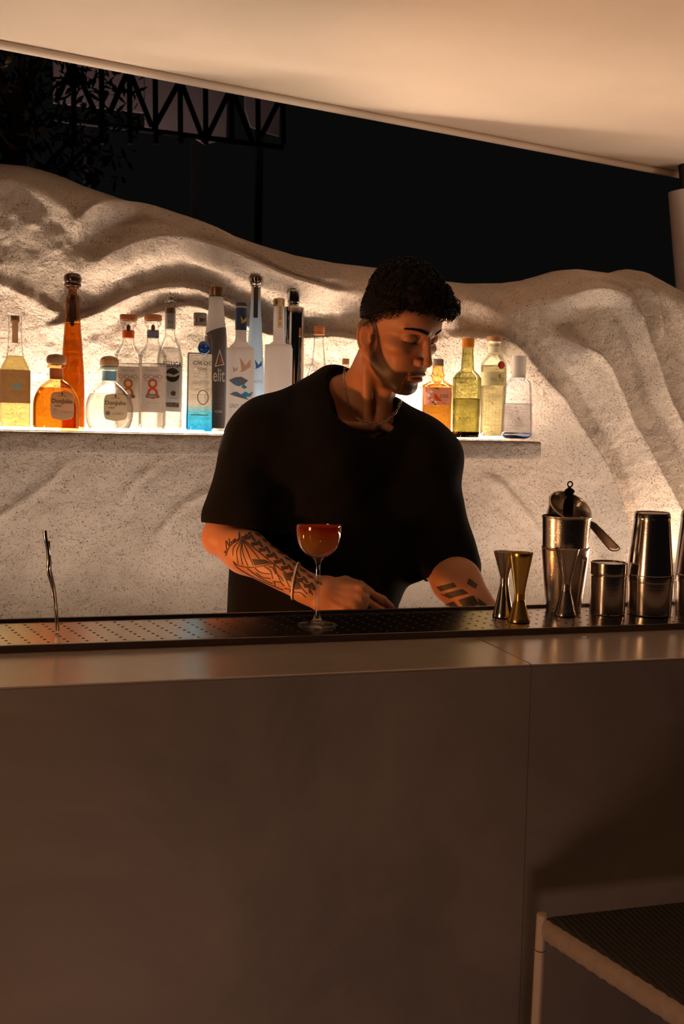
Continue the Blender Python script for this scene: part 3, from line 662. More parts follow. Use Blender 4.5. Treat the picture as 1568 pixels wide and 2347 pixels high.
ocho(349, Y1, BAND_B, INK_R, 'clear tequila bottle with slate neck band and red figure 8', 1.0)
# 7 beluga
b = Bottle('vodka_bottle', 'clear vodka bottle with silver fish label behind the red figure 8 bottle', 'bottle', 388, Y2+0.01, turn=4)
b.body([(986, 26), (982, 29), (978, 29.5), (978, 29.5), (840, 29.5), (820, 28.5), (800, 24), (785, 17), (772, 12.5), (760, 11.5), (722, 11.5), (704, 12), (698, 12)], G_CLEAR, liquid_top=800, lmat=L_CLEAR)
b.part('cap', [(698, 12.5), (697, 12.8), (695, 12.5), (694, 8), (684, 8), (683, 6)], SILVERC); b.part('neck_band', [(722, 12.2), (722, 12.2), (710, 12.2)], BRONZ); b.part('neck_sleeve', [(757, 12), (757, 12), (722, 12)], P_SILVER)
l = b.patch('label', 944, 838, 26, P_SILVER, off=0.001); b.text([('BELUGA', 4, 838, 42, 13, 0.02)], INK, l); b.shapes([disc(4, 862, 16, 16)], INK, l, name='roundel')
b.shapes([[(-14, 861), (-4, 858), (6, 862), (18, 856), (21, 860), (10, 866), (0, 866), (-8, 864)]], INK_W, l, name='fish_print', off=0.0018); b.shapes([disc(6, 903, 6, 6)]+lines(6, 914, (18,), 3), INK_G, l, name='crest_print')
b.shapes([[(-13, 924), (19, 924), (19, 934), (-13, 934)]], GREYL, l, name='bar_print'); b.text([('EXPORT', 3, 929, 26, 6, 0.02)], INK_W, l, off=0.0019)
b.text([('R I A', 0, 742, 12, 7)], INK, b.root, off=0.0016)
# 8 ciroc
def ciroc():
    m, nt, out = new_mat('clear_to_blue_glass'); L = nt.links.new; tc = N(nt, 'TexCoord'); sp = N(nt, 'SeparateXYZ'); L(tc.outputs['Object'], sp.inputs[0])
    r = ramp(nt, N(nt, 'MapRange', i_1=0.0, i_2=0.10).outputs[0], [(0.0, (0.03, 0.25, 0.95)), (0.07, (0.14, 0.60, 1.0)), (0.55, (0.26, 0.76, 1.0)), (0.80, (0.93, 0.97, 0.98)), (1.0, (0.97, 0.98, 0.97))])
    mr = [n for n in nt.nodes if n.bl_idname == 'ShaderNodeMapRange'][0]; L(sp.outputs[2], mr.inputs[0])
    lw = N(nt, 'LayerWeight', i_Blend=0.25); e = ramp(nt, lw.outputs['Facing'], [(0.5, (1, 1, 1)), (0.9, (0.35, 0.36, 0.38))]); mx = N(nt, 'Mix', data_type='RGBA', blend_type='MULTIPLY'); mx.inputs[0].default_value = 1; L(r, mx.inputs[6]); L(e, mx.inputs[7])
    tr = N(nt, 'BsdfTransparent'); L(mx.outputs[2], tr.inputs[0]); gl = N(nt, 'BsdfGlossy', i_Roughness=0.02); ms = N(nt, 'MixShader', i_0=0.05); L(tr.outputs[0], ms.inputs[1]); L(gl.outputs[0], ms.inputs[2]); L(ms.outputs[0], out.inputs[0]); return m
b = Bottle('vodka_bottle', 'clear vodka bottle turning blue at its foot, blue glass disc on front', 'bottle', 456, Y1-0.01)
b.body([(990, 27), (988, 30.5), (980, 31), (980, 31), (785, 29), (776, 27), (770, 22), (766, 15), (762, 14), (750, 14), (742, 14)], ciroc(), liquid_top=812, lmat=liquid('bright_clear_spirit', (0.99, 0.99, 0.98), 1.30), n=3.4, squash=0.8)
b.part('cap', [(750, 14.2), (749, 14.6), (735, 14.6), (733, 14.2), (733, 14.8), (722, 14.8), (721, 12)], GREYC)
b.part('collar', [(742, 15), (742, 15), (734, 15)], SILVERC)
V = []; mb = MB(); bl = pbr('blue_glass_disc', (0.005, 0.06, 0.28), 0.08, coat=1.0)
mb.rings([(0, 13*b.s, 15*b.s, 2), (0.003, 13.4*b.s, 15.4*b.s, 2), (0.006, 11*b.s, 12.6*b.s, 2), (0.0075, 7*b.s, 8*b.s, 2), (0.006, 4*b.s, 5*b.s, 2)], 32); mb.xf(Matrix.Translation((9*b.s, float(b.surf(0, b.z(801), 0.0006)), b.z(801))) @ Matrix.Rotation(radians(90), 4, 'X')); mb.build('glass_disc', bl, b.root)
b.text([('CÎROC', 7, 834, 44, 11), ('VODKA', 6, 848, 22, 6)], INK, b.root, off=0.0012); b.shapes(lines(4, 876, (40, 40), 4, .8)+ring_shape(8, 912, 13, 17, 2.2)+lines(0, 951, (40,), 2, 2), INK_G, b.root, name='print')
# 9 elit
b = Bottle('vodka_bottle', 'frosted vodka bottle with dark grey lower half and red triangle', 'bottle', 492, Y2)
b.body([(990, 23), (988, 25.5), (975, 26), (975, 26), (800, 25), (760, 23), (730, 19.5), (700, 16.5), (690, 16), (684, 15.5)], F_WHITE, liquid_top=None, lmat=None, bottom=0.0)
b.part('cap', [(685, 15.4), (683, 15.8), (664, 17.5), (663, 16)], BRONZ); b.part('cap_ring', [(685, 16.3), (685, 16.3), (682.5, 16.4)], INK)
R_ = []; seg = 56; V = []; Fs = []
for j in range(41):
    for i in range(seg):
        th = 2*pi*i/seg; yt = 762 - 9*cos(th+0.4); y = 982+(yt-982)*j/40; z = b.z(y); r = float(np.interp(z, b.prof[0], b.prof[1]))+0.0006; V.append((r*cos(th), r*sin(th), z))
for j in range(40):
    for i in range(seg): k2 = (i+1) % seg; Fs.append((j*seg+i, j*seg+k2, (j+1)*seg+k2, (j+1)*seg+i))
sl = mesh('sleeve', V, Fs, GREYL, b.root)
b.text([('elit', 8, 862, 26, 30, 0.01)], INK_W, sl, off=0.0016); b.shapes([[(-2, 844), (9, 803), (20, 838)]], INK_W, sl, off=0.0014, name='triangle_frame'); b.shapes([[(9, 836), (11, 822), (16, 832)]], INK_R, sl, off=0.002, name='triangle_heart')
b.shapes([[(1.5, 841), (9, 810), (17.6, 836.4)]], GREYL, sl, off=0.0017, name='triangle_field'); b.text([('VODKA', 8, 944, 18, 6)], INK_W, sl, off=0.0016); b.shapes(lines(8, 915, (24, 24, 24), 8, .8), INK_G, sl, off=0.0016)
# 10 grey goose
b = Bottle('vodka_bottle', 'frosted white vodka bottle with navy foil neck and flying geese', 'bottle', 549, Y1)
b.body([(990, 28), (987, 31), (980, 31.5), (980, 31.5), (815, 31.5), (806, 30), (798, 25), (788, 16), (780, 13), (770, 12.5), (735, 12.5), (712, 12)], F_WHITE)
b.part('foil_neck', [(760, 13), (760, 13), (713, 13.3), (713, 12.6), (706, 12.4), (706, 13), (699, 13), (698, 11)], NAVY); b.part('gold_ring', [(712.5, 12.9), (712.5, 12.9), (706, 12.9)], pbr('gold_ring', (0.6, 0.42, 0.22), 0.4, 0.6))
b.shapes([bird(4, 742, 0.62)], INK_Y, b.root, name='goose_emblem', off=0.0022)
b.shapes([bird(8, 848, 1.15), bird(-13, 853, 0.5)], INK_P, b.root, name='geese_print', off=0.0011)
b.shapes([[(-26, 874), (-12, 868), (2, 866), (18, 874), (8, 884), (-4, 888), (-14, 884)], [(-24, 905), (-8, 900), (14, 912), (20, 918), (4, 914), (-12, 910)]], pbr('slate_print', (0.12, 0.15, 0.20), 0.6), b.root, name='rocks_print', off=0.001)
b.shapes([[(2, 890), (8, 883), (16, 890), (10, 893)], [(2, 906), (12, 899), (20, 903), (30, 898), (24, 910), (10, 912)], [(-18, 902), (-12, 900), (-4, 905), (-12, 906)], [(-16, 881), (-6, 878), (-2, 882), (-10, 886)]], INK_LB, b.root, name='water_print', off=0.0013)
b.text([('GREY GOOSE', 4, 932, 56, 9)], INK_G, b.root, off=0.0011)
# 11 tall light blue
b = Bottle('vodka_bottle', 'tall tapering light blue frosted bottle with flared silver stopper', 'bottle', 582, Y2+0.01)
b.body([(988, 24), (986, 27), (980, 27), (980, 27), (900, 24), (840, 20), (780, 16), (730, 13), (690, 11), (690, 11), (668, 10.5), (658, 10)], F_BLUE)
b.part('stopper', [(664, 10), (661, 11), (658, 12), (657, 14), (645, 17.5), (643, 17), (642, 8)], CHROME)
b.part('clear_collar', [(693, 11.4), (693, 11.4), (664, 10.8)], pbr('neck_paper', (0.55, 0.47, 0.40), 0.5)); b.patch('neck_strip', 733, 664, 5, INK, off=0.0012, nu=6)
b.shapes([bird(6, 843, 0.75)], INK_B, b.root, name='goose_emblem', off=0.0012); b.text([('ALTIUS', 8, 876, 18, 7)], INK_G, b.root)
# 12 frosted with gold cap
b = Bottle('vodka_bottle', 'plain frosted white vodka bottle with gold cap and neck strip', 'bottle', 635, Y1+0.01)
b.body([(988, 28), (985, 30.5), (980, 31), (980, 31), (808, 31), (799, 28), (791, 20), (785, 13.5), (780, 12.5), (760, 12.5), (706, 12)], F_WHITE)
b.part('cap', [(706, 12.6), (706, 12.9), (701, 12.6), (701, 12.9), (690, 12.9), (688.5, 11.5)], GOLDC)
sg = b.patch('neck_strip', 755, 688, 6, P_CREAM, off=0.0016, nu=6, du=3); b.text([('BELVEDERE', 3, 722, 5, 30), ('10', 3, 746, 5, 6)], INK, sg, off=0.0021, rot=True)
# 13 chrome
b = Bottle('metal_bottle', 'mirror-polished steel bottle with steel screw cap', 'bottle', 668, Y2)
b.body([(988, 22), (984, 25.5), (976, 26), (976, 26), (830, 25), (712, 24.5), (712, 24.5), (708, 23), (705, 13), (703, 11)], CHROME, name='steel_body')
b.part('cap', [(704, 11), (702, 12), (698, 12.6), (696, 14.2), (674, 14.2), (670, 13.5), (668, 11), (667, 4)], CHROME)
# 14 flask
b = Bottle('spirit_bottle', 'clear bell-shaped bottle with red-brown cap behind the shoulder', 'bottle', 727, Y1+0.03)
b.body([(988, 26), (985, 29), (978, 30), (978, 30), (900, 30), (870, 28), (850, 22), (835, 17), (815, 14.5), (795, 12.5), (775, 11.5), (766, 11)], G_CLEAR, liquid_top=880, lmat=L_CLEAR)
b.part('cap', [(770, 12.4), (769, 12.8), (766, 12.8), (765.5, 12), (763, 12.6), (754, 12.8), (751, 11), (750, 6)], WOODR)
# 15 cork peeking
b = Bottle('spirit_bottle', 'pale bottle neck with cork peeking over the shoulder beside the neck', 'bottle', 789, Y1+0.03)
b.body([(988, 25), (985, 27), (978, 28), (978, 28), (900, 27), (870, 21), (856, 10), (845, 8), (834, 7.5)], G_CLEAR, liquid_top=900, lmat=L_PALE)
b.part('cork', [(838, 6.5), (836, 8), (825, 8), (824, 5)], WOOD)
# 16 orange gin
b = Bottle('gin_bottle', 'orange gin bottle with pink floral label right beside the face', 'bottle', 1000, Y1)
b.body([(1003, 30), (1000, 33), (995, 34), (995, 34), (893, 34), (886, 33), (880, 26), (874, 16), (866, 14), (862, 17), (858, 14), (842, 12), (836, 11)], G_ORANGE, liquid_top=900, lmat=L_ORANGE, n=2.4)
b.part('cap', [(840, 12.5), (838, 12.5), (826, 11.5), (825, 9)], GREYC); 
l = b.patch('label', 930, 890, 31, P_PINK, off=0.001); b.text([('JUNE', 15, 911, 20, 11, 0.02), ('by G VINE', 15, 919, 14, 3), ('GIN', 15, 925, 8, 4)], INK_G, l)
b.shapes([[(-7, 903), (0, 908), (8, 918), (10, 922), (-2, 920), (-7, 914)], [(-28, 892), (-24, 889), (-22, 897), (-26, 903)]], INK_R, l, name='fruit_print'); b.shapes([disc(-14, 900, 4, 3), disc(-19, 908, 3, 4), disc(-12, 918, 3, 2.5), disc(-3, 923, 3.5, 2.5), disc(-20, 922, 2.5, 2.5)], INK_W, l, name='blossom_print'); b.shapes([disc(-9, 924, 2, 2), disc(-4, 928, 2, 1.6), disc(-16, 915, 1.5, 1.5), [(-6, 891), (4, 893), (3, 895), (-6, 893)]], INK, l, name='berry_print')
# 17 green
b = Bottle('whiskey_bottle', 'olive green glass bottle with orange copper cap, dark at its foot', 'bottle', 1067, Y1-0.01)
b.body([(1004, 27), (1002, 30), (995, 31), (995, 31), (880, 32.5), (868, 31), (858, 25), (851, 17), (846, 15), (835, 14.5), (815, 13), (800, 12.5), (797, 12.8), (794, 12.5)], G_GREEN, liquid_top=915, lmat=L_GREEN, n=2.2)
b.part('cap', [(798, 13.2), (797, 13.8), (780, 13.8), (778, 13)], ORCAP); b.shapes(lines(0, 914, (56,), 2, 1), INK_Y, b.root, name='print'); b.text([('PURITY', -3, 961, 26, 7)], INK, b.root); b.shapes(ring_shape(11, 868, 7, 8, 1.2), INK_Y, b.root, name='embossed_ring')
b.shapes([[(-30, 1003), (30, 1003), (30, 990), (-30, 990)]], pbr('dark_foot', (0.05, 0.015, 0.006), 0.3), b.root, name='foot_band', off=0.0007)
# 18 no ten
b = Bottle('gin_bottle', 'pale green fluted gin bottle with red wax seal and yellowish label', 'bottle', 1127, Y2)
b.body([(1004, 24), (1002, 27), (996, 28), (996, 28), (930, 28.5), (860, 29.5), (840, 29.5), (830, 27), (820, 19), (814, 13.5), (808, 13), (790, 12.5)], G_PALEG, liquid_top=840, lmat=L_GREEN, n=2.3)
b.part('cap', [(787, 15), (786, 17.5), (776, 17.5), (774, 16.5), (773, 10)], pbr('copper_cap', (0.62, 0.36, 0.22), 0.35, 0.7)); b.part('collar', [(811, 13.5), (810, 14.5), (797, 14.5), (796, 13.2), (789, 13.2), (788, 15), (786, 15)], pbr('ivory_collar', (0.72, 0.66, 0.5), 0.4))
l = b.patch('label', 886, 855, 29, P_YEL, off=0.001); b.text([('No. TEN', 12, 872, 34, 9)], INK_G, l); b.shapes([disc(14, 864, 2.5, 4)], INK_G, l, name='crest_print')
b.shapes([disc(17, 840, 8, 9, 28)], REDSEAL, b.root, name='wax_seal', off=0.004)
V, Fs = [], []
for k in range(7):
    a = -0.9+k*0.3; b.shapes([[(28*sin(a)-1, 998), (28*sin(a)+1, 998), (26*sin(a)+1, 900), (26*sin(a)-1, 900)]], INK_Y if k % 3 == 5 else G_PALEG, b.root, name='flute', off=0.0012)
# 19 gin, right end
b = Bottle('gin_bottle', 'bluish clear gin bottle with tall silver cap at the right end of the shelf', 'bottle', 1184, Y1-0.005)
b.body([(1006, 22), (1000, 33), (994, 35), (994, 35), (950, 34), (885, 30), (877, 27), (870, 19), (866, 16), (862, 15.5)], G_BLUEISH, liquid_top=926, lmat=L_CLEAR, n=2.8, squash=0.8)
b.part('cap', [(867, 16), (867, 16), (822, 17), (820, 16.5), (819, 12)], pbr('white_cap', (0.62, 0.56, 0.50), 0.4)); b.part('tinted_foot', [(1005, 21), (1001, 31), (998, 33)], pbr('blue_foot', (0.10, 0.28, 0.80), 0.2), squash=0.8, n=2.8)
b.text([('GIN', 0, 968, 22, 9), ('MARE', 27, 968, 12, 7)], INK_P, b.root, off=0.0011); b.shapes(lines(0, 976, (44,), 2, .9)+[[(-33, 992), (33, 992), (33, 995), (-33, 995)]], pbr('blue_grey_print', (0.24, 0.30, 0.45), 0.6), b.root, name='print', off=0.001)
# ================================================================== ON THE BAR
def steel_mat(name, col, rough, drops=0.0, bands=0.0):
    m, nt, out = new_mat(name); L = nt.links.new; b = N(nt, 'BsdfPrincipled', i_Metallic=1.0, i_Roughness=rough); b.inputs['Base Color'].default_value = c4(col)
    tc = N(nt, 'TexCoord')
    if drops:
        v = N(nt, 'TexVoronoi', i_Scale=300.0); L(tc.outputs['Object'], v.inputs['Vector'])
        mr = N(nt, 'MapRange', i_1=0.0, i_2=0.35, i_3=1.0, i_4=0.0); L(v.outputs['Distance'], mr.inputs[0])
        n = N(nt, 'TexNoise', i_Scale=60.0, i_Detail=3.0); L(tc.outputs['Object'], n.inputs['Vector'])
        mu = N(nt, 'Math', operation='MULTIPLY'); L(mr.outputs[0], mu.inputs[0]); L(n.outputs[0], mu.inputs[1])
        bp = N(nt, 'Bump', i_Strength=drops, i_Distance=0.0012); L(mu.outputs[0], bp.inputs['Height']); L(bp.outputs[0], b.inputs['Normal'])
    else:
        mp = N(nt, 'Mapping'); mp.inputs['Scale'].default_value = (1, 1, 60); L(tc.outputs['Object'], mp.inputs[0])
        n = N(nt, 'TexNoise', i_Scale=6.0, i_Detail=3.0); L(mp.outputs[0], n.inputs['Vector'])
        bp = N(nt, 'Bump', i_Strength=0.06, i_Distance=0.001); L(n.outputs[0], bp.inputs['Height']); L(bp.outputs[0], b.inputs['Normal'])
    L(b.outputs[0], out.inputs[0]); return m
STEEL = steel_mat('polished_steel', (0.72, 0.64, 0.58), 0.17); STEELW = steel_mat('wet_steel', (0.72, 0.63, 0.56), 0.22, 0.22); BRASS = steel_mat('brushed_gold', (0.95, 0.62, 0.16), 0.26)
DARKM = pbr('dark_oxidised_steel', (0.10, 0.075, 0.06), 0.38, 1.0)

class OnBar:
    def __init__(s, name, label, cat, cx, yb, z=TZ, group=None, yc=None, k=1.0):
        for _ in range(4):
            p = atz(cx, yc or yb, z); z = TZ+TILT*(p[1]-MY0-0.006)
        s.k = k; s.yb = yb; s.base = np.array([p[0], p[1], z]); s.pb = px_of(s.base); s.s = mpp(s.base)
        s.root = thing(name, label, cat, s.base+np.array([0, 0, 0.0004]), -math.atan2(p[0], p[1]), group)
    def z(s, y): return (s.yb-y)*s.s*s.k
    def lathe(s, name, pts, mat, sm=5, seg=64, parent=None, closed=False, solid=True):
        P = smooth_poly(pts, sm) if sm > 1 else np.array(pts, float)
        R = [(s.z(y), max(0.00005, h*s.s), max(0.00005, h*s.s), 2) for y, h in P]
        return MB().rings(R, seg, cap0=solid, cap1=solid).build(name, mat, parent or s.root)
def double(pts): return [p for q in pts for p in (q, q)]

# coupe glass with an orange cocktail
g = OnBar('cocktail_glass', 'stemmed coupe glass of red-orange cocktail standing on the drip tray', 'glass', 727, 1433)
GC = thin_glass('coupe_glass', (0.98, 0.97, 0.96), (0.62, 0.56, 0.50), 0.02, 0.12)
g.lathe('foot', [(1433, 42), (1431.5, 43), (1430, 42), (1428, 30), (1424, 16), (1419, 10), (1410, 6.5)], GC, seg=72)
g.lathe('stem', [(1410, 6.5), (1398, 5.2), (1380, 4.6), (1330, 4.2), (1300, 4.6), (1288, 6.5), (1281, 10.5), (1277, 14)], GC, seg=40)
g.lathe('bowl', [(1277, 12), (1275, 18), (1268, 30), (1256, 41), (1240, 48), (1222, 51), (1206, 51.5), (1203.5, 51.3), (1203, 50.8), (1206, 50.5), (1222, 50), (1240, 47), (1256, 40), (1268, 29), (1274, 17), (1275.5, 4)], GC, seg=96, solid=False)
def drink_mat():
    m, nt, out = new_mat('cocktail'); L = nt.links.new; tc = N(nt, 'TexCoord'); sp = N(nt, 'SeparateXYZ'); L(tc.outputs['Object'], sp.inputs[0])
    mr = N(nt, 'MapRange', i_1=g.z(1276), i_2=g.z(1208)); L(sp.outputs[2], mr.inputs[0])
    n = N(nt, 'TexNoise', i_Scale=420.0, i_Detail=3.0, i_Roughness=0.7); L(tc.outputs['Object'], n.inputs['Vector'])
    ad = N(nt, 'Math', operation='MULTIPLY_ADD', i_1=0.5, i_2=-0.25); L(n.outputs[0], ad.inputs[0]); a2 = N(nt, 'Math', operation='ADD'); L(ad.outputs[0], a2.inputs[0]); L(mr.outputs[0], a2.inputs[1])
    r = ramp(nt, a2.outputs[0], [(0.0, (1.0, 0.62, 0.13)), (0.55, (1.0, 0.50, 0.09)), (0.85, (0.95, 0.26, 0.03)), (1.0, (0.75, 0.10, 0.015))])
    b = N(nt, 'BsdfPrincipled', i_Roughness=0.12); L(r, b.inputs['Base Color']); b.inputs['Subsurface Weight'].default_value = 0.0
    t = N(nt, 'BsdfTranslucent'); L(r, t.inputs[0]); mx = N(nt, 'MixShader', i_0=0.6); L(b.outputs[0], mx.inputs[1]); L(t.outputs[0], mx.inputs[2])
    tr = N(nt, 'BsdfTransparent'); L(r, tr.inputs[0]); m2 = N(nt, 'MixShader', i_0=0.12); L(mx.outputs[0], m2.inputs[1]); L(tr.outputs[0], m2.inputs[2]); L(m2.outputs[0], out.inputs[0]); return m
g.lathe('cocktail', [(1275.5, 4), (1275, 17), (1268, 29.2), (1256, 40.2), (1240, 47.3), (1222, 50.2), (1207, 50.7), (1206, 50), (1206, 50)], drink_mat(), seg=80)

# twisted metal rod standing up from the tray
base = atz(130, 1447, TZ+TILT*0.13); t = thing('swizzle_stick', 'thin crooked silver swizzle stick standing upright at the left of the tray', 'swizzle stick', base)
P = [at(x, y, base[1])-base for x, y in ((130, 1446), (129, 1420), (127, 1380), (123, 1352), (117, 1330), (113, 1310), (114, 1290), (111, 1262), (108, 1240), (106, 1216))]
P = [tuple(q) for q in smooth_poly(P, 5)]; n = len(P)
MB().tube([(x-0.0012+0.0008*sin(i*0.4), y+0.001*cos(i*.4), z) for i, (x, y, z) in enumerate(P)], [0.0014+0.0016*min(1, i/n*1.4) for i in range(n)], 10).build('rod', STEEL, t)
MB().tube([(x+0.0022+0.0008*cos(i*0.3), y, z) for i, (x, y, z) in enumerate(P[:int(n*0.9)])], 0.0011, 8).build('wire', STEEL, t)

def jigger(cx, yb, yt, ym, hb, hm, ht, mat, label, group=None, name='jigger'):
    g = OnBar(name, label, 'jigger', cx, yb, yc=yb-4, k=0.985)
    t = 1.2
    g.lathe('cups', [(yb, hb-2), (yb-0.3, hb), (yb-2, hb)]+[(yb-2+(ym+6-yb+2)*k/8, hb+(hm-hb)*(k/8)**0.93) for k in range(1, 9)]+[(ym-6, hm)]+[(ym-6+(yt+1-ym+6)*k/10, hm+(ht-hm)*(k/10)**1.12) for k in range(1, 11)]+[(yt, ht-0.5), (yt+1, ht-t)]+[(ym-6+(yt+1-ym+6)*k/10, hm-t+(ht-hm)*(k/10)**1.12) for k in (9, 7, 5, 3, 1)]+[(ym-7, 1)], mat, sm=1, solid=True)
    g.lathe('waist_band', [(ym+6.5, hm-1), (ym+6.5, hm+0.8), (ym-6.5, hm+0.8), (ym-6.5, hm-1)], mat, sm=1, solid=False)
    return g
jigger(1153, 1417, 1265, 1334, 24, 9, 25.5, STEEL, 'slim silver jigger standing behind the gold jigger')
jigger(1189, 1428, 1267, 1371, 25.5, 11.5, 28, BRASS, 'slim gold jigger standing in front of the silver jigger')
# shaking tins, one stacked in the other
g = OnBar('shaker_tin', 'tall wet steel shaker tin that holds a second tin', 'shaker tin', 1291, 1407, yc=1397, k=0.94)
g.lathe('cup', [(1407, 37), (1407, 39), (1396, 39.5), (1396, 39.5), (1394, 40.5), (1340, 46), (1290, 50.5), (1262, 53), (1257, 54), (1255.5, 54.5), (1254.5, 54), (1256, 52.5), (1290, 49), (1340, 44.5), (1393, 38.5), (1400, 36), (1401, 4)], STEELW)
g2 = OnBar('shaker_tin', 'upper wet steel tin nested in the tall shaker tin, strainer on top', 'shaker tin', 1291, 1407, yc=1397, k=0.94)
zs = (1396-1257)
g2.lathe('cup', [(1325, 36), (1325, 38), (1300, 45), (1270, 51), (1257, 51.8), (1220, 53), (1186, 54.5), (1182, 55.5), (1180, 56), (1179, 55.5), (1181, 54), (1220, 51.6), (1257, 50.3), (1300, 43.5), (1322, 36), (1323, 4)], STEELW)
rim = g2.base+np.array([0, 0, g2.z(1180)])
# strainer cup tilted on the rim
cY = g2.base[1]
c = at(1305, 1166, cY); s_ = mpp(c); t = thing('fine_strainer', 'steel strainer cup tilted on top of the wet tins, long flat handle to the right', 'strainer', c)
ang = radians(28)
M = Matrix.Rotation(-math.atan2(c[0], c[1]), 4, 'Z') @ Matrix.Rotation(ang, 4, 'Y') @ Matrix.Rotation(radians(30), 4, 'X')
ri = 50*s_
mb = MB(); mb.rings([(-0.032, ri*0.74, ri*0.74, 2), (-0.030, ri*0.80, ri*0.80, 2), (0.0, ri*0.97, ri*0.97, 2), (0.004, ri, ri, 2), (0.0055, ri, ri, 2), (0.004, ri*0.96, ri*0.96, 2), (-0.028, ri*0.77, ri*0.77, 2), (-0.029, 0.001, 0.001, 2)], 64); mb.xf(M); mb.build('cup', STEELW, t)
mb = MB(); mb.tube([(ri*1.02*cos(a), ri*1.02*sin(a), 0.004) for a in np.linspace(0, 2*pi, 48, endpoint=False)], 0.0018, 8, closed=True); mb.xf(M); mb.build('rim_wire', STEELW, t)
def plate_px(P, Y, th, mat, name, par, tiltY=0.0):
    org = np.array(par.location); f = [at(x, y, Y+tiltY*i)-org for i, (x, y) in enumerate(P)]; n = len(f); V = [tuple(q) for q in f]+[(q[0], q[1]+th, q[2]) for q in f]
    Fs = [tuple(range(n)), tuple(reversed(range(n, 2*n)))]+[(i, (i+1) % n, n+(i+1) % n, n+i) for i in range(n)]
    o = mesh(name, V, Fs, mat, par, smooth=False); return o
hY = cY-0.005
# flat folded handle
hp = [(1344, 1197), (1348, 1192), (1366, 1200), (1418, 1254), (1413, 1259), (1396, 1256), (1390, 1252)]
plate_px(hp, hY, 0.0012, pbr('brushed_handle_steel', (0.55, 0.42, 0.34), 0.35, 0.9), 'handle', t)
org = np.array(t.location)
mb = MB(); mb.tube([tuple(at(x, y, hY-0.0008)-org) for x, y in ((1344, 1197), (1390, 1252), (1396, 1257))], 0.0011, 8); mb.tube([tuple(at(x, y, hY-0.0008)-org) for x, y in ((1348, 1192), (1366, 1200), (1419, 1254))], 0.0011, 8)
mb.tube([tuple(at(x, y, hY-0.0006)-org) for x, y in smooth_poly([(1393, 1253), (1396, 1258), (1404, 1262), (1414, 1262), (1420, 1258), (1419, 1254)], 4)], 0.0014, 8); mb.tube([tuple(at(x, y, hY+0.002)-org) for x, y in ((1330, 1184), (1344, 1194))], 0.0022, 8); mb.build('handle_wire', STEELW, t)
# julep strainer handle seen from behind, dark silhouette
t = thing('julep_strainer', 'dark ornate flat strainer handle with a ring, upright inside the tin', 'strainer', at(1303, 1200, cY-0.02))
JP = [(1298, 1252), (1293, 1190), (1291, 1170), (1292, 1158), (1295, 1146), (1300, 1139), (1297, 1135), (1294, 1128), (1298, 1121), (1302, 1119), (1304, 1116), (1308, 1116), (1310, 1119), (1314, 1121), (1318, 1126), (1313, 1134), (1311, 1138), (1314, 1147), (1315, 1160), (1312, 1190), (1309, 1252)]
jY = cY-0.02; plate_px(JP, jY, 0.002, DARKM, 'handle', t)
org = np.array(t.location); rc = at(1307.5, 1110, jY)-org; q = 6*mpp(at(1307, 1110, jY))
mb = MB(); mb.tube([(rc[0]+q*cos(a), rc[1]+0.001, rc[2]+q*sin(a)) for a in np.linspace(0, 2*pi, 28, endpoint=False)], 0.0013, 8, closed=True); mb.build('ring', DARKM, t)
mb = MB(); mb.rings([(0, 0.004, 0.004, 2), (0.004, 0.016, 0.016, 2), (0.009, 0.021, 0.021, 2)], 32); mb.xf(Matrix.Translation(tuple(at(1304, 1262, jY)-org))); mb.build('bowl', DARKM, t)
# front jigger (large)
jigger(1295, 1414, 1258, 1348, 25, 10.5, 27.5, STEELW, 'large wet steel jigger standing in front of the tall wet tins')
# short canister
g = OnBar('steel_canister', 'short cylindrical steel canister with banded lid between tins and shaker', 'canister', 1391, 1411, yc=1405, k=0.97)
g.lathe('body', [(1411, 38), (1411, 40), (1400, 40.5), (1330, 41), (1322, 41), (1322, 41), (1321, 38), (1318, 38)], STEEL)
g.lathe('lid', [(1319, 40), (1319, 41.5), (1316, 42), (1316, 42), (1294, 42), (1291, 41.5), (1290, 40.5), (1289.5, 38), (1292, 37), (1292, 4)], STEEL)
# boston shaker, right
g = OnBar('cocktail_shaker', 'tall steel shaker of two joined tins beside the short canister', 'shaker', 1486, 1413, yc=1406, k=0.98)
g.lathe('lower_tin', [(1413, 46), (1413, 49), (1408, 50), (1370, 51.5), (1345, 52), (1325, 52), (1322, 50), (1321.5, 46)], STEEL)
g.lathe('upper_tin', [(1337, 52.4), (1336, 53), (1322, 53), (1320, 51.5), (1320, 51.5), (1270, 47), (1220, 42.5), (1192, 40), (1190, 40.8), (1180, 39.5), (1177, 38.5), (1175, 36), (1177, 33), (1177, 3)], STEEL)
g = OnBar('cocktail_shaker', 'tall dark-looking steel shaker cut off by the right edge', 'shaker', 1595, 1414, yc=1406, k=0.98)
g.lathe('lower_tin', [(1414, 47), (1414, 49), (1408, 50), (1370, 51), (1345, 52), (1325, 52), (1322, 50), (1321.5, 46)], STEEL)
g.lathe('upper_tin', [(1337, 52.4), (1336, 53), (1322, 53), (1320, 51.5), (1320, 51.5), (1270, 48), (1220, 44), (1192, 42), (1190, 42.8), (1180, 41.5), (1175, 40), (1172, 37), (1174, 33), (1174, 3)], STEEL)

# a torn scrap of foil on the counter
c = atz(1342, 1463, BZ); t = mesh('foil_scrap', [(-.006, 0, .0006), (.006, .001, .0010), (.005, .004, .003), (-.005, .0035, .0025), (0, -.002, .0004)], [(0, 4, 1, 2, 3), (3, 2, 1, 4, 0)], pbr('white_scrap', (0.8, 0.75, 0.7), 0.5), smooth=False); t.location = tuple(c); tag(t, 'tiny white scrap lying on the countertop in front of the tall tins', 'scrap')

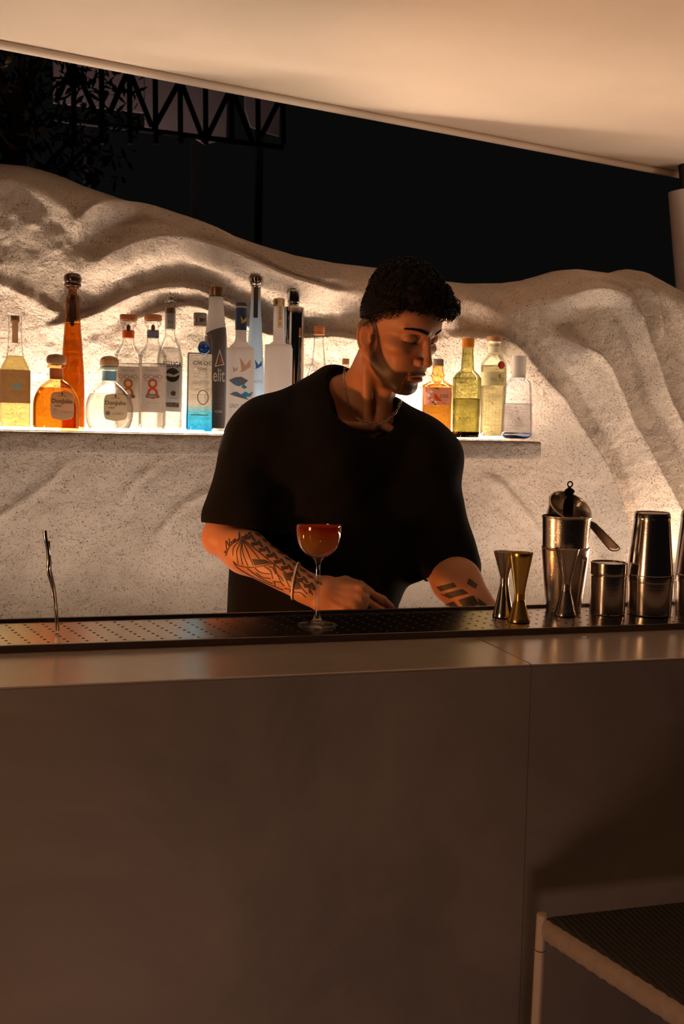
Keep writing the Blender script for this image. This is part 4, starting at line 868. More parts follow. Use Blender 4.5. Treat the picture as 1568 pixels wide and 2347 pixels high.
# ------------------------------------------------------------------ stool
def stool():
    z = 0.770; c0 = atz(1226, 2099, z); x0, y1 = float(c0[0])+0.012, float(c0[1])-0.01; W_, D_ = 0.42, 0.40
    t = thing('bar_stool', 'pale tubular bar stool with dark woven cord seat at lower right', 'stool', (x0, y1, 0))
    cord = None
    m, nt, out = new_mat('woven_dark_cord'); L = nt.links.new; b = N(nt, 'BsdfPrincipled', i_Roughness=0.85); tc = N(nt, 'TexCoord')
    b.inputs['Base Color'].default_value = (0.045, 0.037, 0.031, 1); wv = N(nt, 'TexWave', i_Scale=38.0, i_Distortion=0.4, bands_direction='X'); L(tc.outputs['Object'], wv.inputs['Vector'])
    bp = N(nt, 'Bump', i_Strength=0.6, i_Distance=0.003); L(wv.outputs[0], bp.inputs['Height']); L(bp.outputs[0], b.inputs['Normal']); L(b.outputs[0], out.inputs[0])
    tube_m = pbr('cream_painted_tube', (0.68, 0.52, 0.40), 0.45, noise=0.06, scale=12)
    # seat: cushion of wrapped cord with rounded rims and a slight dip
    V = []; Fs = []; nu, nv = 90, 90; R = 0.015
    def pt(u, v):
        # unwrapped coordinates: rims roll under
        def roll(a, L_):
            e = R*pi*0.5*1.05
            if a < e: th = (e-a)/R; return R-R*sin(th) if th < pi else 0, -R+R*cos(th)
            if a > L_-e: th = (a-(L_-e))/R; return L_-R+R*sin(th)-0, -R+R*cos(th)
            return a-e+R if False else R+(a-e)*(L_-2*R)/(L_-2*e), 0
        xx, zx = roll(u, W_); yy, zy = roll(v, D_)
        dip = -0.010*sin(pi*min(1, max(0, xx/W_)))*sin(pi*min(1, max(0, yy/D_)))
        rip = 0.0010*abs(sin(xx*260))*(1 if zy < -0.001 else .35) + 0.0010*abs(sin(yy*260))*(1 if zx < -0.001 else .35)
        return (xx+(0.23*yy)*(1-xx/W_)-0.006, -yy+0.006, z+0.003+zx+zy+dip+rip*0.8)
    for j in range(nv+1):
        for i in range(nu+1): V.append(pt(W_*i/nu, D_*j/nv))
    for j in range(nv):
        for i in range(nu): q = j*(nu+1)+i; Fs.append((q, q+nu+1, q+nu+2, q+1))
    k = len(V); V += [(x, y, min(zz, z-0.030)) for x, y, zz in V]
    for j in range(nv):
        for i in range(nu): q = k+j*(nu+1)+i; Fs.append((q, q+1, q+nu+2, q+nu+1))
    for i in range(nu): Fs.append((i, i+1, k+i+1, k+i)); q = nv*(nu+1)+i; Fs.append((q, k+q, k+q+1, q+1))
    for j in range(nv): q = j*(nu+1); Fs.append((q, k+q, k+q+nu+1, q+nu+1)); q += nu; Fs.append((q, q+nu+1, k+q+nu+1, k+q))
    seat = mesh('seat', V, Fs, m, t)
    r = 0.0075
    rail_m = pbr('lit_side_cord', (0.46, 0.34, 0.27), 0.9, noise=0.08, scale=60, bump=0.5, bscale=260)  # wrapped rail made paler than the seat, painting its side as lit
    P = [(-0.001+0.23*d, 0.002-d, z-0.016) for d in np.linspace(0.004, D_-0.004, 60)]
    mb = MB(); n0 = len(mb.V); mb.tube([(x+0.0005*sin(i*1.9), y, zz+0.0006*sin(i*2.3)) for i, (x, y, zz) in enumerate(P)], 0.0150, 14, flat=1.0); mb.V = [(q[0]+(0 if q[0] > 1 else (q[0]-(-0.001+0.23*(0.002-q[1])))*-0.35), q[1], q[2]) for q in mb.V]; mb.build('lit_side_rail', rail_m, t)
    for (x, y, dx, dy) in ((-0.004, 0.004, -0.012, 0.0), (W_+0.004, 0.004, 0.012, 0.0), (-0.004, -D_-0.004, -0.012, -0.01), (W_+0.004, -D_-0.004, 0.012, -0.01)):
        mb = MB(); mb.tube([(x+dx, y+dy, 0.0), (x+dx*0.1, y+dy*0.1, z-0.046)], r, 20); mb.tube([(x+dx*0.09, y+dy*0.09, z-0.0445), (x, y, z+0.004), (x, y, z+0.0052)], [r, r, r*0.8], 20); lg = mb.build('leg', tube_m, t)
        MB().tube([(x+dx*0.1, y+dy*0.1, z-0.0462), (x+dx*0.1, y+dy*0.1, z-0.0442)], r*0.86, 16).build('joint', INK, lg)
    for hz in (0.28,):
        for a, b_ in (((-0.012, 0.004), (W_+0.012, 0.004)), ((-0.012, -D_-0.010), (W_+0.012, -D_-0.010)), ((-0.012, 0.0), (-0.012, -D_-0.008)), ((W_+0.012, 0.0), (W_+0.012, -D_-0.008))):
            MB().tube([(a[0], a[1], hz), (b_[0], b_[1], hz)], 0.006, 14).build('rung', tube_m, t)
stool()
# ================================================================== THE BARTENDER
HR = np.array([[-0.868, 0.474, 0.1476], [-0.4925, -0.7849, -0.376], [-0.0624, -0.3991, 0.9148]])   # head axes: his right, forward, up
_u1, _s1, _v1 = np.linalg.svd(HR); HR = _u1@_v1
HC = np.array([0.7102, 2.128, 1.6186])
def hw(p): return HC + HR@(np.asarray(p, float)/1000)       # head millimetres -> place
f32 = np.float32
def sm_min(a, b, k):
    h = np.clip(0.5+0.5*(b-a)/k, 0, 1); return b*(1-h)+a*h-k*h*(1-h)
def sm_max(a, b, k): return -sm_min(-a, -b, k)
def ell(P, c, r, R=None):
    q = P-np.asarray(c, f32)
    if R is not None: q = q@R.astype(f32)
    r = np.asarray(r, f32); k0 = np.linalg.norm(q/r, axis=1); k1 = np.linalg.norm(q/(r*r), axis=1)
    return k0*(k0-1)/np.maximum(k1, 1e-9)
def cone(P, a, b, ra, rb):
    a = np.asarray(a, f32); b = np.asarray(b, f32); ba = b-a; l2 = float(ba@ba)+1e-12
    t = np.clip(((P-a)@ba)/l2, 0, 1); return np.linalg.norm(P-a-t[:, None]*ba, axis=1)-(ra+(rb-ra)*t)
def flatcone(P, a, b, ra, rb, nrm, fl):
    """tapered limb flattened along nrm"""
    nrm = np.asarray(nrm, f32); nrm = nrm/np.linalg.norm(nrm); a = np.asarray(a, f32); b = np.asarray(b, f32); ba = b-a; l2 = float(ba@ba)+1e-12
    t = np.clip(((P-a)@ba)/l2, 0, 1); q = P-a-t[:, None]*ba; h = q@nrm; q = q+nrm*(h*(1/fl-1))[:, None]
    return (np.linalg.norm(q, axis=1)-(ra+(rb-ra)*t))*fl**0.5

# ---- head, in head millimetres
def sdf_head(Pw):
    P = ((Pw-HC.astype(f32))@HR.astype(f32))*1000; A = P.copy(); A[:, 0] = np.abs(A[:, 0])
    d = ell(P, (0, 2, 52), (71, 82, 79))
    d = sm_min(d, ell(P, (0, 38, 50), (66, 62, 50)), 14)
    d = sm_min(d, ell(P, (0, 40, -12), (56, 52, 66)), 18)
    d = sm_min(d, ell(A, (43, 56, -2), (24, 28, 18)), 12)           # cheekbones
    d = sm_min(d, ell(A, (26, 62, -38), (24, 26, 30)), 14)
    d = sm_min(d, cone(A, (58, 2, -42), (20, 70, -84), 13, 15), 16)  # jaw
    d = sm_min(d, ell(P, (0, 76, -84), (22, 18, 17)), 12)           # chin
    d = sm_min(d, ell(P, (0, 76, -48), (29, 23, 24)), 12)
    d = sm_min(d, ell(P, (0, 40, -62), (44, 44, 24)), 16)
    d = sm_min(d, cone(A, (8, 88, 41), (50, 70, 43), 9, 6), 9)       # brow ridge
    d = sm_max(d, -ell(A, (34, 97, 23), (18, 19, 12)), 8)          # eye sockets
    d = sm_min(d, ell(A, (34, 74, 22), (16, 13.5, 12.5)), 4)         # lids
    d = sm_max(d, -ell(A, (34, 88, 15), (13, 7, 1.6)), 1.5)        # nearly closed slit
    d = sm_max(d, -ell(A, (35, 88, 31), (15, 7, 1.6)), 3)          # crease
    d = sm_min(d, cone(P, (0, 91, 30), (0, 108, -8), 6.5, 7.5), 7)    # nose
    d = sm_min(d, ell(P, (0, 111, -17), (10, 10, 9)), 6)
    d = sm_min(d, ell(A, (12.5, 99, -22), (7, 10, 7.5)), 4)
    d = sm_max(d, -ell(A, (7, 106, -29), (4, 6, 4)), 2)
    d = sm_max(d, -ell(A, (21, 99, -24), (3, 8, 9)), 3)
    d = sm_max(d, -ell(P, (0, 104, -37), (3, 4, 7)), 3)
    d = sm_min(d, ell(P, (0, 95, -48), (25, 8, 5.5)), 4)            # lips
    d = sm_min(d, ell(P, (0, 94, -60.5), (21, 9, 7)), 4)
    d = sm_max(d, -ell(P, (0, 103, -54), (25, 9, 1.8)), 2)
    d = sm_max(d, -ell(P, (0, 101, -69), (18, 6, 4)), 5)
    # ear
    n_ = np.array([0.86, 0.50, 0.05]); n_ /= np.linalg.norm(n_); up = np.array([0.02, -0.16, 0.98]); up -= n_*(up@n_); up /= np.linalg.norm(up); fw = np.cross(n_, up)
    fw = fw if fw[1] > 0 else -fw
    q = (A-np.array([71, -9, -4], f32))@np.stack([n_, fw, up], 1).astype(f32)
    q[:, 0] += 0.012*q[:, 1]**2
    rr = np.sqrt((q[:, 1]/(17.5+q[:, 2]*0.12))**2+(q[:, 2]/32)**2)+1e-6
    plate = sm_max((rr-1)*18, np.abs(q[:, 0]+1)-2.6, 3)
    plate = sm_max(plate, -ell(q, (5.2, 5, -3), (5.5, 8.5, 15)), 2)
    helix = np.sqrt(((rr-0.93)*19)**2+(q[:, 0]-2.0)**2)-2.8
    helix = np.where((q[:, 1] > 7) & (q[:, 2] < 8), 9, helix)
    ah = np.sqrt(((np.sqrt(((q[:, 1]-3)/11)**2+((q[:, 2]+2)/20)**2)-1)*12)**2+(q[:, 0]-1.2)**2)-2.0; ah = np.where(q[:, 1] > 5, 9, ah)
    ear = sm_min(sm_min(plate, helix, 2.0), ah, 2.0); ear = sm_min(ear, ell(q, (0.5, 6, -27), (3.6, 9, 8.5)), 4); ear = sm_min(ear, ell(q, (2, 13, -3), (4, 4, 6)), 3)
    d = sm_min(d, ear, 4)
    return d/1000
W = at
NB = W(838, 915, 2.215)           # base of the neck
SR = W(618, 978, 2.255); SL = W(988, 1046, 2.165)     # shoulders: his right is on the left of the photo
ER = W(507, 1232, 2.13); WR = W(712, 1352, 1.965)
EL = W(1010, 1288, 2.11); WL = W(1150, 1462, 1.93)
def hand_frame(Wp, K, back):
    f = np.asarray(K)-Wp; f = f/np.linalg.norm(f); b = np.asarray(back, float); b = b-f*(b@f); b /= np.linalg.norm(b); s = np.cross(b, f); return f, s, b
# right hand: back of the hand seen, fingers to the right and down
KR = W(842, 1388, 1.90)
fR, sR, bR = hand_frame(WR, KR, -(_f)*0.8+np.array([0.05, 0, 0.45]))
KL = W(1235, 1545, 1.87); fL, sL, bL = hand_frame(WL, KL, np.array([0.1, -0.5, 0.8]))
def fingers(Wp, f, s, b, side, curl, scale=1.0, spread=1.0, thumb_curl=0.5):
    """side=+1: the thumb is on +s. Returns list of (a,b,ra,rb)"""
    out = []; mm = 0.001*scale
    base = [(92, 26, 0), (96, 8, 2), (91, -10, 1), (82, -26, -2)]; L_ = [(44, 26, 22), (48, 30, 23), (45, 28, 23), (35, 21, 20)]; rad = [(9.5, 8.5, 7.8, 7), (9.8, 8.8, 8, 7), (9.3, 8.3, 7.6, 6.6), (8.3, 7.4, 6.8, 6)]
    for (bx, by, bz), Ls, rs, c in zip(base, L_, rad, curl):
        p = Wp+(f*bx+s*by*side+b*bz)*mm; ang = c[0]; dirv = f+s*side*(by/26*0.10*spread); dirv /= np.linalg.norm(dirv)
        out.append((Wp+(s*by*side*0.45+f*18)*mm, p, 13.5*mm, 11.0*mm, 'm'))
        a = p
        for i in range(3):
            dd = dirv*cos(ang)-b*sin(ang); e = a+dd*Ls[i]*mm; out.append((a, e, rs[i]*mm, rs[i+1]*mm, 'f')); a = e; ang += c[i+1] if i+1 < len(c) else 0.3
    t0 = Wp+(f*22+s*22*side-b*8)*mm; d1 = (f*0.62+s*0.62*side-b*0.45); d1 /= np.linalg.norm(d1); t1 = t0+d1*40*mm; d2 = f*0.86+s*0.35*side-b*thumb_curl; d2 /= np.linalg.norm(d2); t2 = t1+d2*32*mm; d3 = f*0.95+s*0.05*side-b*(thumb_curl+.15); d3 /= np.linalg.norm(d3); t3 = t2+d3*25*mm
    out += [(Wp+f*0.008, t0, 15*mm, 15*mm, 'm'), (t0, t1, 14*mm, 11*mm, 'm'), (t1, t2, 10.5*mm, 9.5*mm, 'f'), (t2, t3, 9.3*mm, 7.5*mm, 'f')]
    return out
side_r = 1.0 if (sR@_u) > 0 else -1.0     # index side is up in the photo
FR = fingers(WR, fR, sR, bR, side_r, [(0.62, 0.5, 0.4), (0.72, 0.6, 0.4), (0.8, 0.6, 0.4), (0.85, 0.6, 0.4)], 1.04, 1.3, 0.7)
FL = fingers(WL, fL, sL, bL, -side_r, [(0.5, 0.7, 0.5), (0.6, 0.8, 0.5), (0.65, 0.8, 0.5), (0.7, 0.8, 0.5)], 1.0, 1.0, 0.6)
def sdf_hand(P, Fg, Wp, f, s, b, side):
    mm = 0.001; d = flatcone(P, Wp-f*0.01, Wp+f*0.03, 0.029, 0.033, b, 0.72)
    pal = flatcone(P, Wp+f*0.035, Wp+f*0.078, 0.036, 0.040, b, 0.42); d = sm_min(d, pal, 0.012)
    for a, e, ra, rb, k in Fg:
        if k == 'm': d = sm_min(d, cone(P, a, e, ra*0.82, rb), 0.007)
    df = None
    for a, e, ra, rb, k in Fg:
        if k == 'f':
            c = cone(P, a, e, ra, rb); df = c if df is None else sm_min(df, c, 0.0022)
    d = sm_min(d, df, 0.004)
    # tendons and knuckles on the back
    for i, (bx, by) in enumerate(((92, 26), (96, 8), (91, -10), (82, -26))):
        kn = Wp+(f*bx+s*by*side+b*9)*mm; d = sm_min(d, cone(P, kn, kn+f*0.004, 0.0065, 0.006), 0.006)
        d = sm_min(d, cone(P, Wp+(f*25+s*by*0.4*side+b*14)*mm, kn, 0.003, 0.0035), 0.006)
    return d
def arm(P, S, E, Wr, k=1.0):
    d = cone(P, S, E, 0.052, 0.036*k); ax = Wr-E; mid = E+ax*0.28
    n = np.cross(ax, np.array([0, 0, 1.0])); 
    d = sm_min(d, cone(P, E, mid, 0.036*k, 0.041*k), 0.015); d = sm_min(d, cone(P, mid, Wr, 0.041*k, 0.0275), 0.02)
    return d
HIPC = W(700, 1640, 2.30); CHEST = W(810, 1100, 2.26)
def sdf_torso(P, g=0.0, low=True):
    d = flatcone(P, SR+np.array([0.03, 0.02, -0.02]), SL+np.array([-0.03, 0.02, -0.02]), 0.066+g, 0.066+g, (0, 1, 0), 0.95)
    d = sm_min(d, flatcone(P, CHEST+np.array([-0.06, 0, 0.03]), CHEST+np.array([0.07, 0, 0.02]), 0.125+g, 0.12+g, (0, 1, 0), 0.85), 0.06)
    d = sm_min(d, flatcone(P, CHEST, HIPC, 0.15+g, 0.132+g, (0, 1, 0), 0.72), 0.05)
    d = sm_min(d, cone(P, W(765, 905, 2.235), SR+np.array([0.01, 0, 0.006]), 0.058+g, 0.048+g), 0.04); d = sm_min(d, cone(P, W(882, 968, 2.20), SL, 0.050+g, 0.045+g), 0.03)
    return d
NK0 = hw((0, -8, -38)); NK1 = NB+np.array([0.0, 0.012, -0.01])
def sdf_body(P):
    d = sdf_torso(P, -0.012)
    nk = cone(P, NK0, NK1, 0.050, 0.060)
    ad = cone(P, hw((0, 30, -95)), NB+np.array([0.02, -0.045, -0.035]), 0.012, 0.010)          # throat
    for sx in (1, -1): ad = sm_min(ad, cone(P, hw((sx*52, -16, -28)), NB+np.array([-0.0+0.012*(-sx), -0.058, -0.05]), 0.013, 0.008), 0.008)
    nk = sm_min(nk, ad, 0.018); d = sm_min(d, nk, 0.03)
    for dx in (-1, 1):                                                            # collarbones
        S_ = SR if dx < 0 else SL; d = sm_min(d, cone(P, NB+np.array([0.012+0.018*dx, -0.066, -0.062]), S_*0.6+NB*0.4+np.array([0, -0.045, -0.012]), 0.009, 0.009), 0.012)
    def near(lo, hi, fn, k):
        nonlocal d
        m = np.all((P > np.asarray(lo, f32)) & (P < np.asarray(hi, f32)), axis=1)
        if m.any(): d[m] = sm_min(d[m], fn(P[m]), k)
    near(HC-0.2, HC+0.2, sdf_head, 0.012)
    near(np.minimum(np.minimum(SR, ER), WR)-0.09, np.maximum(np.maximum(SR, ER), WR)+0.09, lambda q: arm(q, SR, ER, WR), 0.02)
    near(np.minimum(np.minimum(SL, EL), WL)-0.09, np.maximum(np.maximum(SL, EL), WL)+0.09, lambda q: arm(q, SL, EL, WL, 1.18), 0.02)
    near(WR-0.24, WR+0.24, lambda q: sdf_hand(q, FR, WR, fR, sR, bR, side_r), 0.010)
    near(WL-0.24, WL+0.24, lambda q: sdf_hand(q, FL, WL, fL, sL, bL, -side_r), 0.010)
    return d

def surface(sdf, lo, hi, h, B=8):
    """surface nets over a sparse block grid"""
    lo = np.asarray(lo, float); n = np.ceil((np.asarray(hi)-lo)/h/B).astype(int); N3 = n*B+1
    F = np.full(tuple(N3), 1.0, f32)
    bi = np.stack(np.meshgrid(*[np.arange(k) for k in n], indexing='ij'), -1).reshape(-1, 3)
    dc = sdf((lo+(bi+0.5)*B*h).astype(f32)); act = np.abs(dc) < B*h*1.15+0.004
    for b_ in bi[(~act) & (dc < 0)]: F[b_[0]*B:b_[0]*B+B+1, b_[1]*B:b_[1]*B+B+1, b_[2]*B:b_[2]*B+B+1] = -1
    r = np.arange(B+1); off = np.stack(np.meshgrid(r, r, r, indexing='ij'), -1).reshape(-1, 3); A = bi[act]
    for s in range(0, len(A), 600):
        G = (A[s:s+600, None, :]*B+off[None]).reshape(-1, 3); v = sdf((lo+G*h).astype(f32)); F[G[:, 0], G[:, 1], G[:, 2]] = v
    ins = F < 0; c = np.zeros(tuple(N3-1), np.uint8)
    for dx in (0, 1):
        for dy in (0, 1):
            for dz in (0, 1): c += ins[dx:N3[0]-1+dx, dy:N3[1]-1+dy, dz:N3[2]-1+dz]
    cells = np.argwhere((c > 0) & (c < 8)); del c
    acc = np.zeros((len(cells), 3)); cnt = np.zeros(len(cells))
    cor = [(a, b, d) for a in (0, 1) for b in (0, 1) for d in (0, 1)]
    for a in cor:
        for ax in range(3):
            if a[ax]: continue
            b = list(a); b[ax] = 1; va = F[cells[:, 0]+a[0], cells[:, 1]+a[1], cells[:, 2]+a[2]]; vb = F[cells[:, 0]+b[0], cells[:, 1]+b[1], cells[:, 2]+b[2]]
            m = (va < 0) != (vb < 0); t = np.where(m, va/np.where(m, va-vb, 1), 0); p = np.tile(np.array(a, float), (len(cells), 1)); p[:, ax] += t; acc[m] += p[m]; cnt[m] += 1
    V = lo+(cells+acc/cnt[:, None])*h
    idx = np.full(tuple(N3-1), -1, np.int32); idx[cells[:, 0], cells[:, 1], cells[:, 2]] = np.arange(len(cells))
    Q = []
    for ax in range(3):
        o = [0, 0, 0]; o[ax] = 1; sl0 = tuple(slice(0, N3[i]-o[i]) for i in range(3)); sl1 = tuple(slice(o[i], N3[i]) for i in range(3))
        e = np.argwhere(ins[sl0] != ins[sl1]); u, v = [(1, 2), (2, 0), (0, 1)][ax]
        e = e[(e[:, u] > 0) & (e[:, v] > 0) & (e[:, u] < N3[u]-1) & (e[:, v] < N3[v]-1)]
        def g(du, dv): q = e.copy(); q[:, u] -= du; q[:, v] -= dv; return idx[q[:, 0], q[:, 1], q[:, 2]]
        quad = np.stack([g(1, 1), g(0, 1), g(0, 0), g(1, 0)], 1); fl = ~ins[e[:, 0], e[:, 1], e[:, 2]]; quad[fl] = quad[fl][:, ::-1]; Q.append(quad)
    Q = np.concatenate(Q); Q = Q[(Q >= 0).all(1)]
    V = V.astype(f32)
    for _ in range(2):                                         # pull the vertices onto the surface
        e = 0.0006; d0 = sdf(V); g = np.stack([sdf(V+np.array(o, f32)*e)-d0 for o in ((1, 0, 0), (0, 1, 0), (0, 0, 1))], 1)/e
        gn = np.maximum((g*g).sum(1), 0.25); st = np.clip(d0, -h, h)/gn; V = np.where(np.isfinite(g).all(1, keepdims=True) & np.isfinite(d0)[:, None], V-g*st[:, None]*0.8, V).astype(f32)
    return V, Q

def attr(o, name, vals):
    a = o.data.attributes.new(name, 'FLOAT', 'POINT'); a.data.foreach_set('value', np.asarray(vals, f32))
def sstep(a, b, x): t = np.clip((x-a)/(b-a), 0, 1); return t*t*(3-2*t)

def skin_mat():
    m, nt, out = new_mat('skin'); L = nt.links.new; b = N(nt, 'BsdfPrincipled', i_Roughness=0.48); b.inputs['Specular IOR Level'].default_value = 0.4
    tc = N(nt, 'TexCoord'); n1 = N(nt, 'TexNoise', i_Scale=22.0, i_Detail=5.0); L(tc.outputs['Object'], n1.inputs['Vector'])
    base = ramp(nt, n1.outputs[0], [(0.3, (0.50, 0.215, 0.105)), (0.7, (0.58, 0.265, 0.14))])
    n2 = N(nt, 'TexNoise', i_Scale=700.0, i_Detail=2.0, i_Roughness=0.6); L(tc.outputs['Object'], n2.inputs['Vector'])
    def layer(src, nm, col, noisy):
        a = N(nt, 'Attribute', attribute_name=nm); fac = a.outputs['Fac']
        if noisy:
            ad = N(nt, 'Math', operation='MULTIPLY_ADD', i_1=1.6, i_2=-0.80); L(n2.outputs[0], ad.inputs[0]); s_ = N(nt, 'Math', operation='MULTIPLY_ADD', use_clamp=True); L(fac, s_.inputs[0]); ad2 = N(nt, 'Math', operation='ADD', i_1=1.0); L(ad.outputs[0], ad2.inputs[0]); L(ad2.outputs[0], s_.inputs[1]); s_.inputs[2].default_value = 0; fac = s_.outputs[0]
        mx = N(nt, 'Mix', data_type='RGBA'); L(fac, mx.inputs[0]); L(src, mx.inputs[6]); mx.inputs[7].default_value = c4(col); return mx.outputs[2]
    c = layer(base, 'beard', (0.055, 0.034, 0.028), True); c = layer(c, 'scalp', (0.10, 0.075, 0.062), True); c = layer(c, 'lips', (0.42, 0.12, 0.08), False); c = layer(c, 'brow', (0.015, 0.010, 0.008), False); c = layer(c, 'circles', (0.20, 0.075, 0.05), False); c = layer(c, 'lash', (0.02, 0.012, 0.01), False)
    L(c, b.inputs['Base Color']); b.inputs['Subsurface Weight'].default_value = 0.12; b.inputs['Subsurface Radius'].default_value = (0.02, 0.006, 0.003); b.inputs['Subsurface Scale'].default_value = 0.5
    bp = N(nt, 'Bump', i_Strength=0.12, i_Distance=0.0006); L(n2.outputs[0], bp.inputs['Height']); L(bp.outputs[0], b.inputs['Normal'])
    L(b.outputs[0], out.inputs[0]); return m
M_SKIN = skin_mat()
man = thing('person', 'dark-haired bearded man in a loose black t-shirt leaning over his work behind the bar', 'person', (float(HIPC[0]), float(HIPC[1]), 0.0))
MO = np.array(man.location)
def place(V): return np.asarray(V)-MO
V, Q = surface(sdf_body, (0.30, 1.72, 0.86), (1.22, 2.50, 1.80), 0.0022)
body = np_mesh('body', place(V), Q, M_SKIN, man)
H = ((V-HC)@HR)*1000; x, y, z = H[:, 0], H[:, 1], H[:, 2]; ax_ = np.abs(x)
inhead = (np.linalg.norm(H, axis=1) < 175)
# beard: below a line from the sideburn to the mouth corner, moustache and chin
cheek = np.interp(y, [-20, 8, 22, 40, 60, 75, 92, 120], [30, 30, -8, -30, -44, -50, -44, -40])
be = sstep(6, -5, z-cheek)*sstep(2, 14, y+0.25*z+4)*sstep(-112, -98, z)*np.where(ax_ > 12, 1, 1)
be *= np.where((y > 70) & (ax_ < 26), np.maximum(sstep(-28, -33, z)*sstep(30, 22, ax_), 0), 1)
lipm = np.clip(1-np.sqrt((x/25)**2+((z+55)/10.5)**2), 0, 1)*4*(y > 84); lipm = np.clip(lipm, 0, 1)
be = be*(1-lipm); be *= 1-0.5*sstep(14, 6, ax_)*sstep(-62, -66, z)*sstep(-76, -70, z)
attr(body, 'beard', np.clip(be*1.05*inhead, 0, 1)); attr(body, 'lips', np.clip(lipm*inhead, 0, 1)*0.8)
hl = np.interp(y, [-110, -60, -20, 5, 25, 50, 75, 95], [-18, -5, 12, 28, 52, 64, 80, 84])    # edge of the hair
attr(body, 'scalp', np.clip(sstep(-16, 8, z-hl)*inhead, 0, 1))
bx = np.clip((ax_-10)/(56-10), 0, 1); bz = 40+5.5*np.sin(bx*pi*0.85)-1*bx; th_ = 5.6*(1-0.6*bx)+0.5
attr(body, 'brow', np.clip(1.6-np.abs(z-bz)/th_*1.6, 0, 1)*sstep(8, 11, ax_)*sstep(59, 52, ax_)*(y > 45)*inhead)
attr(body, 'lash', np.clip(1.5-np.abs(z-(14.6-0.004*(ax_-34)**2))/2.3, 0, 1)*(np.abs(ax_-34) < 16)*(y > 70)*inhead*0.9)
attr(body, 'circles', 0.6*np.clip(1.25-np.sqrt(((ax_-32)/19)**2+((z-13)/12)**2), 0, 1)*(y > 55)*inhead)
del H
bvh = BVHTree.FromPolygons([tuple(v) for v in V.tolist()], [tuple(q) for q in Q.tolist()])
def cast(px, py, off=0.0006):
    d = Vector(ray(px, py)).normalized(); loc, nrm, _, _ = bvh.ray_cast(Vector(CAM), d)
    if loc is None: return None
    if nrm.dot(d) > 0: nrm = -nrm
    return np.array(loc+nrm*off), np.array(nrm)

# ---- black t-shirt
HEMR0, HEMR1 = W(461, 1197, 2.16), W(600, 1214, 2.10)
def shirt_outer(P):
    d = sdf_torso(P, 0.006)
    # right sleeve (left in the photo), loose
    d = sm_min(d, cone(P, SR+np.array([0.0, 0, -0.012]), W(557, 1195, 2.15), 0.066, 0.078), 0.05)
    d = sm_min(d, cone(P, W(590, 1000, 2.22), W(538, 1190, 2.15), 0.066, 0.060), 0.03)
    d = sm_min(d, cone(P, SL+np.array([-0.012, 0, -0.02]), W(1030, 1300, 2.11), 0.058, 0.066), 0.04)
    # body of the shirt hanging forward
    d = sm_min(d, cone(P, W(640, 1050, 2.24), W(628, 1520, 2.24), 0.10, 0.105), 0.05)
    d = sm_min(d, cone(P, W(945, 1060, 2.19), W(780, 1440, 2.16), 0.095, 0.095), 0.06)
    d = sm_min(d, cone(P, W(760, 1050, 2.19), W(740, 1500, 2.17), 0.12, 0.12), 0.06)
    w1 = np.sin(P[:, 0]*38+P[:, 2]*16)*np.sin(P[:, 2]*9+P[:, 0]*20+1.0)*0.0028 + np.sin(P[:, 0]*70-P[:, 2]*40+2*np.sin(P[:, 2]*17))*0.0010
    return d+w1
nA = W(735, 838, 2.225); 
def neck_cut(P):
    # opening of the neckline: a wide slanted tube round the neck
    ax = (hw((0, -5, -60))-W(865, 985, 2.12)); c0 = W(846, 905, 2.15)
    return sm_min(cone(P, W(842, 925, 2.135), W(838, 780, 2.10), 0.078, 0.098), cone(P, W(800, 872, 2.17), W(790, 790, 2.14), 0.045, 0.062), 0.02)
def plane(P, a, b, c_):
    """signed distance to the plane through three places"""
    n = np.cross(b-a, c_-a); n /= np.linalg.norm(n); return (P-a.astype(f32))@n.astype(f32)
hR = [W(461, 1197, 2.20), W(540, 1206, 2.02), W(640, 1222, 2.20)]
hL = [W(970, 1343, 2.12), W(1045, 1347, 2.04), W(1104, 1303, 2.12)]
def sgn_plane(P, tri, inside):
    s = plane(P, *tri); si = float(plane(np.asarray(inside, f32)[None], *tri)[0]); return s if si < 0 else -s
def sdf_shirt(P):
    d = shirt_outer(P)
    # cut the sleeves at the hems (only near each arm)
    for tri, S_, E_, cen in ((hR, SR, ER, W(530, 1210, 2.14)), (hL, SL, EL, W(1035, 1330, 2.10))):
        near = np.linalg.norm(P-cen.astype(f32), axis=1)-0.125; cut = sgn_plane(P, tri, S_)
        other = sdf_keep(P)
        # beyond the hem plane only the trunk of the shirt remains
        d = np.where((near < 0) & (cut > -0.03), np.maximum(d, np.minimum(cut, other)), d)
    d = sm_max(d, -neck_cut(P), 0.004)
    # open gap between the trunk and the left sleeve
    a0 = W(958, 1310, 2.15); b0 = W(958, 1420, 2.15); t = np.clip((a0[2]-P[:, 2])/(a0[2]-b0[2]), 0, 2.2); q0 = np.abs(P[:, 0]-a0[0]-(b0[0]-a0[0])*t)-0.070*t
    d = np.where(P[:, 2] < a0[2]+0.004, sm_max(d, -q0*0.8, 0.006), d)
    for tri, S_, E_, ra in ((hR, W(560, 1120, 2.18), W(530, 1215, 2.15), 0.058), (hL, W(1015, 1220, 2.12), W(1033, 1330, 2.10), 0.054)):
        d = sm_max(d, -cone(P, S_, E_, ra*0.6, ra), 0.003)
    return d
def sdf_keep(P):
    d = cone(P, W(640, 1050, 2.24), W(628, 1520, 2.24), 0.10, 0.105); d = sm_min(d, cone(P, W(945, 1060, 2.19), W(780, 1440, 2.16), 0.095, 0.095), 0.06)
    return np.minimum(d, sdf_torso(P, 0.006))
CLOTH = pbr('black_cotton', (0.0065, 0.0055, 0.0055), 0.9, noise=0.1, scale=40, bump=0.3, bscale=900, sheen=0.02, spec=0.1)
V2, Q2 = surface(sdf_shirt, (0.22, 1.86, 0.90), (1.22, 2.52, 1.64), 0.0040)
